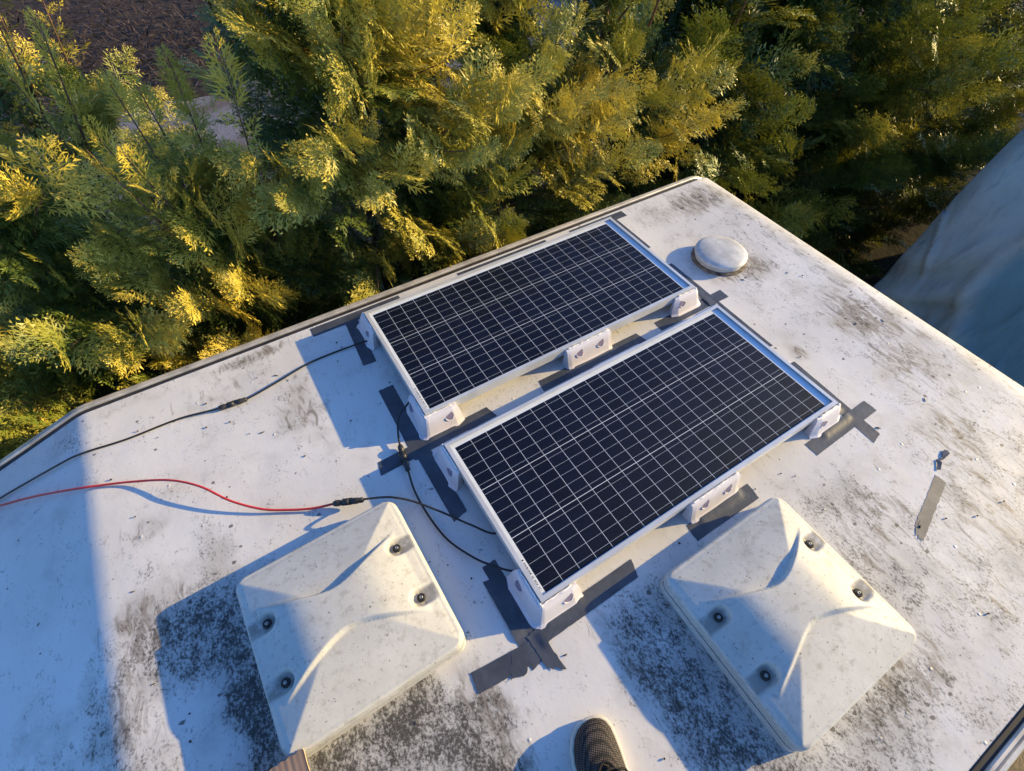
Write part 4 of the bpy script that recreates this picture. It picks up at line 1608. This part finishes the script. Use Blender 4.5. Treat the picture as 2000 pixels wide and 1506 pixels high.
def conifer(x, y, top, rad, n, hi, label, seed, leaders=3, tint0=0.5, zb=-1.9, front_bias=0.5, lead_len=(0.4, 0.7), fill=0.25):
    rg = random.Random(seed)
    root = empty('conifer_tree', (x, y, GZ))
    tag(root, label, 'conifer', 'conifers of the hedge')
    off = np.array([x, y, GZ])
    acc = []
    Ht = top - zb
    limbs = []

    def prof(u):
        if u < 0.60:
            return 0.90 + 0.10 * math.sin(u * 5)
        q = (u - 0.60) / 0.40
        return max(0.03, (1 - q ** 2.2)) ** 0.65

    def blocked(tip):
        if tip[0] < 1.95 and tip[1] < 0.87 and tip[2] < 0.16:
            return True
        return tip[1] < 0.80 and tip[0] < 2.2

    def sun_hint():
        return (0.62 + rg.uniform(-0.7, 0.7), -0.45 + rg.uniform(-0.7, 0.7), 0.75 + rg.uniform(-0.5, 0.4))
    made = 0
    tries = 0
    n_in = int(n * (0.34 if x < 2.2 else 0.44))
    down = np.array([0.0, 0.0, -1.0])
    # boughs: a drooping branch with feathery plumes to both sides
    while made < n - n_in and tries < n * 6:
        tries += 1
        u = 1 - rg.random() ** 1.25 * 0.98
        u = rg.random() if rg.random() < (0.3 if x < 2.2 else 0.6) else u
        z = zb + Ht * u
        az = rg.uniform(0, 2 * math.pi)
        if math.sin(az) > 0.15 and rg.random() < front_bias * 0.8:
            continue
        nz = mnoise.noise(Vector((math.cos(az) * 1.3 + seed, math.sin(az) * 1.3, z * 1.5)))
        hx = 0.50 if x < 2.2 else 0.58
        wall = ((abs(math.cos(az)) / hx) ** 4 + (abs(math.sin(az)) / rad) ** 4) ** -0.25
        r = wall * prof(u) * (0.95 + 0.38 * nz + rg.uniform(-0.15, 0.18))
        tip = np.array([x + r * math.cos(az), y + r * math.sin(az), z])
        if blocked(tip):
            if tip[2] < -0.5:
                tip[1] = 0.95
            elif rg.random() < 0.5:
                tip[1] = 0.90 + rg.uniform(0, 0.08)
            else:
                continue
        rise = rg.uniform(0.30, 0.85) + max(0, u - 0.7) * 1.6
        start = np.array([x + 0.10 * r * math.cos(az), y + 0.10 * r * math.sin(az), z - rise * r])
        ax = tip - start
        BL = max(0.16, np.linalg.norm(ax))
        ax = ax / BL
        sd = cross3(np.array([0, 0, 1.0]), ax)
        sd /= np.linalg.norm(sd) + 1e-9
        roll = rg.uniform(-0.7, 0.7)
        nn = cross3(ax, sd)
        sd = sd * math.cos(roll) + nn * math.sin(roll)
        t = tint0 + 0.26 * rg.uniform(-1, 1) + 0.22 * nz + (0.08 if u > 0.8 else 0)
        k = max(4, int(round(BL * 15)))
        pts = []
        hint = sun_hint()
        for q in range(k):
            w = 0.40 + 0.60 * (q + rg.uniform(-0.3, 0.3)) / (k - 1)
            w = min(w, 1.0)
            p = start + ax * BL * w + down * 0.16 * BL * w * w * 0.6
            sg = 1 if q % 2 else -1
            an = R(rg.uniform(28, 52)) * (1 if q < k - 1 else 0.1)
            d = ax * math.cos(an) + sd * sg * math.sin(an) + np.array([rg.uniform(-0.18, 0.18), rg.uniform(-0.18, 0.18), rg.uniform(-0.12, 0.16)])
            L = rg.uniform(0.16, 0.29) * (1.15 - 0.35 * w) * (1.0 if x < 2.2 else 1.45)
            if blocked(p + d * L):
                continue
            h = tuple(0.6 * a_ + 0.4 * b_ for a_, b_ in zip(hint, sun_hint()))
            plume(acc, p - off, d, L, rg.uniform(-0.35, 0.35), t + 0.14 * (w - 0.6), rg, sparse=False, up_hint=h, curl=rg.uniform(0.02, 0.20))
            made += 1
        if rg.random() < 0.7:
            limbs.append((tuple(start), tuple(start + ax * BL * 0.55), tuple(start + ax * BL * 0.95 + down * 0.09 * BL)))
    # dense inner foliage, tint lowered to paint shade inside the crown
    tries = 0
    made = 0
    while made < n_in and tries < n * 6:
        tries += 1
        u = rg.random() ** 0.8
        z = zb + Ht * u * 0.97
        az = rg.uniform(0, 2 * math.pi)
        r = rad * prof(u) * rg.uniform(0.35, 0.85)
        tip = np.array([x + r * math.cos(az), y + r * math.sin(az), z])
        if blocked(tip):
            continue
        el = R(rg.uniform(5, 45))
        ax = np.array([math.cos(az) * math.cos(el), math.sin(az) * math.cos(el), math.sin(el)])
        L = rg.uniform(0.24, 0.36) * (1.0 if x < 2.2 else 1.6)
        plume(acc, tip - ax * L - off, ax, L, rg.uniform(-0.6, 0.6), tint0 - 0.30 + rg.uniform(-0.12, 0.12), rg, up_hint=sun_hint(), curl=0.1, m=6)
        made += 1
    for k in range(leaders):
        a = rg.uniform(0, 6.28)
        rr = rad * rg.uniform(0.0, 0.55)
        L = rg.uniform(*lead_len)
        b0 = np.array([x + rr * math.cos(a), y + rr * math.sin(a), top - 0.22 - rr * 0.25])
        ax = np.array([math.cos(a) * 0.22 + rg.uniform(-0.12, 0.12), math.sin(a) * 0.22 + rg.uniform(-0.12, 0.12), 1.0])
        plume(acc, b0 - off, ax, L, rg.uniform(-3, 3), min(0.95, tint0 + 0.30), rg, sparse=True, up_hint=(rg.uniform(-1, 1), rg.uniform(-1, 1), 0.1), curl=0.0)
        for q in range(4):
            t = rg.uniform(0.0, 0.6)
            aa = rg.uniform(0, 6.28)
            axx = np.array([math.cos(aa) * 0.8, math.sin(aa) * 0.8, 0.75])
            plume(acc, b0 + ax * L * t - off, axx, L * 0.45, rg.uniform(-1, 1), min(0.95, tint0 + 0.25), rg, sparse=True, curl=0.03)
        limbs.append((tuple(b0 - ax * 0.1), tuple(b0 + ax * L * 0.4), tuple(b0 + ax * L * 0.95)))
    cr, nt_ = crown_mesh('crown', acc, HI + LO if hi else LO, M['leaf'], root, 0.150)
    TRIS[0] += nt_
    bm = bmesh.new()
    tp = [(0, 0, 0.0), (0.01, 0.0, 0.8), (-0.02, 0.01, 1.7), (0.0, 0.0, top - GZ - 0.12)]
    bm_tube(bm, catmull(tp, 4), [0.065 - 0.055 * (i / 12) for i in range(13)], 8)
    for a, b_, c in limbs:
        pts = [Vector(q) - Vector(off.tolist()) for q in (a, b_, c)]
        bm_tube(bm, pts, [0.0075, 0.0038, 0.0016], 5)
    from_bm('trunk', bm, M['bark'], root, smooth=True)
    return root


HEDGE = [
    # x, y, top, rad, n, hi, leaders, tint, label
    (-2.30, 1.70, 0.50, 0.80, 160, False, 2, 0.60, 'golden conifer at the far left end of the hedge, mostly out of view'),
    (-1.58, 1.62, 0.62, 0.76, 760, True, 3, 0.70, 'bright golden conifer at the left edge of the picture'),
    (-0.95, 1.52, 0.62, 0.68, 1290, True, 7, 0.72, 'sunlit golden conifer beside the bend in the hedge-side rail'),
    (-0.40, 1.46, 0.32, 0.62, 1075, True, 9, 0.74, 'low thin-topped conifer in the gap of the hedge where pale ground shows'),
    (-0.92, 2.55, 0.62, 0.55, 326, False, 6, 0.55, 'thin conifer standing behind the hedge at the top left corner'),
    (0.36, 1.66, 1.10, 0.86, 1806, True, 4, 0.66, 'tallest bushy conifer, behind the front half of the panels'),
    (1.14, 1.66, 0.72, 0.80, 1247, True, 4, 0.60, 'lower bushy conifer next to the tallest one, behind the rear half of the panels'),
    (1.86, 1.72, 0.86, 0.64, 817, False, 4, 0.60, 'narrow upright conifer directly behind the rear corner of the roof'),
    (2.62, 1.72, 0.68, 0.82, 720, False, 3, 0.36, 'dark green conifer beyond the rear corner of the roof'),
    (3.42, 1.72, 0.75, 0.88, 736, False, 3, 0.42, 'second conifer beyond the rear corner of the roof, towards the tarp'),
    (4.30, 1.72, 0.75, 0.92, 704, False, 3, 0.44, 'third conifer beyond the rear corner, beside the tarp'),
    (5.25, 1.74, 0.75, 0.95, 592, False, 3, 0.42, 'fourth conifer beyond the rear corner, above the tarp edge'),
    (6.25, 1.78, 0.72, 0.95, 480, False, 3, 0.42, 'fifth conifer beyond the rear corner, near the right picture edge'),
    (7.35, 1.80, 0.70, 1.00, 344, False, 3, 0.42, 'sixth conifer beyond the rear corner, at the right picture edge'),
    (8.60, 1.85, 0.70, 1.05, 280, False, 2, 0.42, 'farthest conifer of the hedge at the top right corner'),
]
for i, (x, y, top, rad, n, hi, ld, tn, lb) in enumerate(HEDGE):
    conifer(x, y, top, rad, n, hi, lb, 31 + i * 7, ld, tn, zb=-2.1 if i < 8 else -2.5, lead_len=((0.40, 0.72) if 0 < i < 5 else (0.35, 0.70)) if i < 8 else (0.25, 0.45))

# ------------------------------------------------------------------ covered caravan behind the motorhome
def build_tarp_material():
    m, nt, b = new_mat('blue_grey_tarpaulin')
    p = geo_pos(nt)
    at = nd(nt, 'ShaderNodeAttribute', attribute_name='panel').outputs['Fac']
    n = ramp(nt, noise_n(nt, p, 3.0, 5, 0.6), 0.3, 0.7)
    col = mixc(nt, n, (0.25, 0.29, 0.27), (0.34, 0.38, 0.35))
    col = mixc(nt, at, col, (0.14, 0.25, 0.275))
    d = ramp(nt, noise_n(nt, mapping(nt, p, (4, 14, 5), (0.2, 0.3, 0.5)), 1.4, 5, 0.65), 0.55, 0.78)
    col = mixc(nt, mathn(nt, 'MULTIPLY', d, 0.4), col, (0.06, 0.08, 0.09))
    lk(nt, col, b.inputs['Base Color'])
    b.inputs['Roughness'].default_value = 0.62
    b.inputs['Specular IOR Level'].default_value = 0.3
    h = noise_n(nt, mapping(nt, p, (2.2, 6, 3), (0.6, 0.3, 0.4)), 1.8, 3, 0.5)
    bump(nt, b, h, 0.5, 0.05)
    return m


M['tarp'] = build_tarp_material()


def covered_caravan():
    root = empty('covered_caravan', (5.0, -0.95, GZ))
    tag(root, 'caravan wrapped in a blue-grey tarpaulin behind the motorhome', 'caravan')
    off = Vector(root.location)
    # profile in x-z from front bottom over the top to the back
    prof = [(2.72, -2.45), (2.78, -1.8), (2.86, -1.2), (2.98, -0.75), (3.13, -0.35), (3.29, 0.02), (3.48, 0.27), (3.80, 0.40), (4.9, 0.44), (6.6, 0.44), (8.6, 0.42),
            (9.1, 0.34), (9.3, 0.1), (9.37, -1.0), (9.4, -2.45)]  # unseen rear drawn long so its shadow reaches the ground by the hedge
    pr = catmull([(x, 0, z) for x, z in prof], 16)
    yL, yR = 0.13, -2.05
    ny = 170
    rg = random.Random(12)
    creases = []
    for k in range(34):
        cy, cz = rg.uniform(-1.9, 0.1), rg.uniform(-1.5, 0.45)
        an = R(rg.choice((50, 58, 66, 40, 120, 75))) + rg.uniform(-0.15, 0.15)
        creases.append((cy, cz, math.cos(an), math.sin(an), rg.uniform(0.12, 0.42), rg.uniform(0.012, 0.03), rg.uniform(0.008, 0.022) * rg.choice((1, 1, -1))))
    for k in range(12):     # gathered pleats low on the nose
        creases.append((-0.15 - 0.085 * k, -0.86 + rg.uniform(-0.05, 0.05) - 0.01 * k, 0.55, 0.83, rg.uniform(0.12, 0.22), 0.018, 0.020))
    V, PA = [], []
    for i, p in enumerate(pr):
        for j in range(ny + 1):
            t = j / ny
            # section across: vertical side skirt, rounded shoulder, top
            s = (t - 0.5) * 2
            as_ = abs(s)
            yy = (yL + yR) / 2 + (yL - yR) / 2 * math.copysign(1 - (1 - min(1, as_ / 0.985)) ** 1.0 if False else as_, s)
            q = max(0, (as_ - 0.90) / 0.10)
            inset = 0.09 * q * q
            x = p.x + inset * (1 if i < len(pr) * 0.45 else -0.5) * 0.9
            z = p.z - 0.10 * q * q * (1 if p.z > -0.3 else 0.3)
            f = mnoise.noise(Vector((x * 2.0, yy * 2.2, z * 2.0))) * 0.035 + mnoise.noise(Vector((x * 5, yy * 4.5 + z * 3, z * 5))) * 0.016
            # diagonal drag folds from the hem up to the shoulder and a sunken middle panel
            fold = 0.034 * math.sin((yy * 1.0 + z * 1.2) * 19 + 2 * mnoise.noise(Vector((yy, z, 2)))) * max(0, 1 - abs(z + 0.75) / 0.5)
            dist = math.hypot((yy + 0.95) / 0.62, (z + 0.42) / 0.55)
            pan = min(1, max(0, (1.08 - dist) / 0.10)) if i < len(pr) * 0.5 else 0
            pan = pan * pan * (3 - 2 * pan)
            ridge = math.exp(-((dist - 1.12) / 0.06) ** 2) * 0.03 if i < len(pr) * 0.5 else 0
            cr = 0.0
            if x < 4.4:
                for cy, cz, ux, uz, ln, wd, am in creases:
                    dy, dz = yy - cy, z - cz
                    al = (dy * ux + dz * uz) / ln
                    if abs(al) < 1:
                        pe = (-dy * uz + dz * ux + 0.03 * math.sin(al * 3)) / wd
                        if abs(pe) < 3:
                            cr += am * math.exp(-pe * pe) * (1 - al * al) ** 1.5
            x -= f + fold * (1 - pan) + ridge + cr * 1.9
            x += 0.035 * pan
            V.append((x - off.x, yy - off.y, z - off.z + (f * 0.3)))
            PA.append(pan)
    n1 = ny + 1
    F = []
    for i in range(len(pr) - 1):
        for j in range(ny):
            a = i * n1 + j
            F.append((a, a + n1, a + n1 + 1, a + 1))
    # side skirts hanging from both long edges
    for j, sgn in ((ny, 1), (0, -1)):
        base = [i * n1 + j for i in range(len(pr))]
        prev = base
        for k in range(1, 13):
            cur = []
            for i, bi in enumerate(base):
                x, y, z = V[bi]
                zt = z + (0.02 - z) * k / 12
                w = mnoise.noise(Vector((x * 3, k * 0.35, sgn * 4))) * 0.05 + 0.02 * math.sin(x * 17 + k * 0.4)
                cur.append(len(V))
                V.append((x, y + sgn * (0.05 * (k / 12) + w * (k / 12)), zt))
                PA.append(0)
            for i in range(len(base) - 1):
                F.append((prev[i], prev[i + 1], cur[i + 1], cur[i]))
            prev = cur
    me = bpy.data.meshes.new('tarpaulin')
    me.from_pydata(V, [], F)
    a = me.attributes.new('panel', 'FLOAT', 'POINT')
    a.data.foreach_set('value', np.array(PA, np.float32))
    bm = bmesh.new()
    bm.from_mesh(me)
    bmesh.ops.recalc_face_normals(bm, faces=bm.faces[:])
    bm.to_mesh(me)
    bm.free()
    link_mesh('tarpaulin', me, M['tarp'], root, smooth=True)
    for wx in (4.6, 5.4):
        for wy in (0.02, -1.94):
            bm = bmesh.new()
            bm_lathe(bm, [(0.0, -0.08), (0.22, -0.08), (0.30, -0.06), (0.31, 0.0), (0.30, 0.06), (0.22, 0.08), (0.0, 0.08)], seg=24)
            bmesh.ops.rotate(bm, verts=bm.verts, matrix=Matrix.Rotation(R(90), 3, 'X'))
            bmesh.ops.translate(bm, verts=bm.verts, vec=(wx - off.x, wy - off.y - (0.12 if wy > 0 else -0.12), 0.32))
            from_bm('wheel', bm, M['tyre'], root, smooth=True)


covered_caravan()

# ------------------------------------------------------------------ ground
def build_ground_material():
    m, nt, b = new_mat('dry_earth_and_leaves')
    p = geo_pos(nt)
    a = ramp(nt, noise_n(nt, p, 0.7, 6, 0.6), 0.3, 0.7)
    col = mixc(nt, a, (0.20, 0.145, 0.075), (0.30, 0.23, 0.13))
    g = ramp(nt, noise_n(nt, p, 9, 7, 0.7), 0.5, 0.68)
    col = mixc(nt, mathn(nt, 'MULTIPLY', g, 0.6), col, (0.09, 0.08, 0.035))
    lk(nt, col, b.inputs['Base Color'])
    b.inputs['Roughness'].default_value = 0.95
    bump(nt, b, noise_n(nt, p, 26, 6, 0.7), 0.8, 0.03)
    return m


M['ground'] = build_ground_material()
gr = box('ground', -150, 150, -150, 150, GZ - 0.3, GZ, M['ground'])
tag(gr, 'dry tan earth around the parked vehicles', kind='structure')


def build_gravel_material():
    m, nt, b = new_mat('pale_gravel')
    p = geo_pos(nt)
    v = nd(nt, 'ShaderNodeTexVoronoi', feature='F1')
    v.inputs['Scale'].default_value = 70
    lk(nt, p, v.inputs['Vector'])
    s = nd(nt, 'ShaderNodeSeparateColor')
    lk(nt, v.outputs['Color'], s.inputs[0])
    col = mixc(nt, s.outputs[0], (0.10, 0.10, 0.125), (0.21, 0.205, 0.235))  # greys lowered and cooled to paint shade over the track
    a = ramp(nt, noise_n(nt, p, 1.1, 5, 0.6), 0.42, 0.62)
    col = mixc(nt, a, col, (0.10, 0.08, 0.075))
    lk(nt, col, b.inputs['Base Color'])
    b.inputs['Roughness'].default_value = 0.9
    bump(nt, b, v.outputs['Distance'], 0.5, 0.008)
    return m


M['gravel'] = build_gravel_material()
bed = box('hedge_bed', -6, 12, 0.95, 2.9, GZ + 0.002, GZ + 0.010, plain('leaf_mould_painted_shade', (0.018, 0.014, 0.010), 0.95, 0, 0.1, 9, 0.5, 0.02, 20))  # mould colour darkened to paint the shade at the hedge foot
tag(bed, 'leaf mould under the hedge, darkened with painted shade', kind='structure')
bed2 = box('painted_shade_strip', 1.95, 12, -1.25, 0.945, GZ + 0.002, GZ + 0.010, plain('earth_painted_shade', (0.020, 0.017, 0.013), 0.95, 0, 0.1, 7, 0.5, 0.02, 24))  # near-black colour paints the caravan's shadow onto the earth
tag(bed2, 'earth strip between the hedge and the covered caravan, darkened with painted shade', kind='structure')
vrg = box('verge', -40, 60, 2.95, 40, GZ + 0.002, GZ + 0.010, plain('brown_verge_painted_shade', (0.05, 0.036, 0.03), 0.95, 0, 0.1, 5, 0.5, 0.03, 14))  # brown lowered in place of a shadow over the verge
tag(vrg, 'brown earth on both sides of the gravel track, darkened with painted shade', kind='structure')
def gravel_track():
    bm = bmesh.new()
    up, lo = [], []
    for k in range(281):
        x = -30 + k * 0.25
        n1 = mnoise.noise(Vector((x * 0.7, 1.0, 0))) * 0.7 + mnoise.noise(Vector((x * 2.3, 7.0, 0))) * 0.35
        n2 = mnoise.noise(Vector((x * 0.6, 4.0, 0))) * 0.8 + mnoise.noise(Vector((x * 2.1, 9.0, 0))) * 0.4
        c = 8.1 + 0.22 * max(0, x)
        lo.append(bm.verts.new((x, c - 1.7 + n1, GZ + 0.014)))
        up.append(bm.verts.new((x, c + 1.9 + n2, GZ + 0.014)))
    for k in range(280):
        bm.faces.new((lo[k], lo[k + 1], up[k + 1], up[k]))
    return from_bm('gravel_track', bm, M['gravel'])


trk = gravel_track()
tag(trk, 'pale gravel track behind the hedge', kind='structure')


def bracken():
    """tangle of dry brown stems and dead leaves on the verge beyond the track"""
    rg = np.random.default_rng(8)
    n = 42000
    x = rg.uniform(-14, 26, n)
    c = 8.1 + 0.22 * np.maximum(0, x)
    side = rg.random(n) < 0.72
    y = np.where(side, c + 1.3 + rg.gamma(2.0, 2.2, n), c - 1.3 - rg.gamma(1.6, 1.2, n))
    k = (y < 26) & (y > 3.0)
    x, y = x[k], y[k]
    n = len(x)
    h = np.abs(rg.normal(0, 0.16, n)) + 0.02
    a = rg.uniform(0, 6.283, n)
    L = rg.uniform(0.06, 0.30, n)
    el = rg.uniform(-0.2, 0.9, n)
    w = rg.uniform(0.005, 0.020, n)
    p0 = np.stack([x, y, GZ + h], -1)
    d = np.stack([np.cos(a) * np.cos(el), np.sin(a) * np.cos(el), np.sin(el)], -1) * L[:, None]
    s = np.stack([-np.sin(a), np.cos(a), rg.uniform(-0.6, 0.6, n)], -1) * w[:, None]
    V = np.stack([p0, p0 + d * 0.5 + s, p0 + d, p0 + d * 0.5 - s], 1).reshape(-1, 3)
    F = np.arange(n * 4).reshape(-1, 4)
    me = bpy.data.meshes.new('dry_bracken')
    me.from_pydata(V.tolist(), [], F.tolist())
    m, nt, b = new_mat('dead_bracken')
    pp = geo_pos(nt)
    nz = ramp(nt, noise_n(nt, pp, 6, 3, 0.6), 0.3, 0.7)
    lk(nt, mixc(nt, nz, (0.026, 0.017, 0.016), (0.075, 0.05, 0.044)), b.inputs['Base Color'])  # browns darkened to stand in for shade on the bracken
    b.inputs['Roughness'].default_value = 0.9
    o = link_mesh('dry_bracken', me, m)
    tag(o, 'tangle of dead brown bracken on the verge beyond the track', 'undergrowth', kind='stuff')


bracken()


def shrub(x, y, h, rad, seed, label):
    rg = random.Random(seed)
    root = empty('shrub', (x, y, GZ))
    tag(root, label, 'shrub', 'green shrubs beyond the track')
    acc = []
    for k in range(170):
        u = rg.random()
        az = rg.uniform(0, 6.28)
        z = h * (0.1 + 0.9 * u)
        r = rad * math.sqrt(max(0.02, 1 - (2 * u - 0.9) ** 2 * 0.8)) * rg.uniform(0.7, 1.05)
        tip = np.array([r * math.cos(az), r * math.sin(az), z])
        ax = np.array([math.cos(az), math.sin(az), 0.5])
        plume(acc, tip - ax * 0.35, ax, rg.uniform(0.4, 0.65), rg.uniform(-1, 1), rg.uniform(0.2, 0.9), rg)
    o, nt_ = crown_mesh('crown', acc, LO, M['leaf_green'], root)
    TRIS[0] += nt_
    tube('trunk', [(0, 0, 0), (0.02, 0, h * 0.5), (0, 0, h * 0.85)], [0.06, 0.04, 0.015], M['bark'], root, 8)


shrub(10.6, 10.6, 1.6, 1.1, 5, 'dark green shrub at the top edge, right of the pale patch')
shrub(12.6, 9.4, 1.9, 1.2, 6, 'dark green shrub at the top edge above the rear corner')
print('foliage tris', TRIS[0])
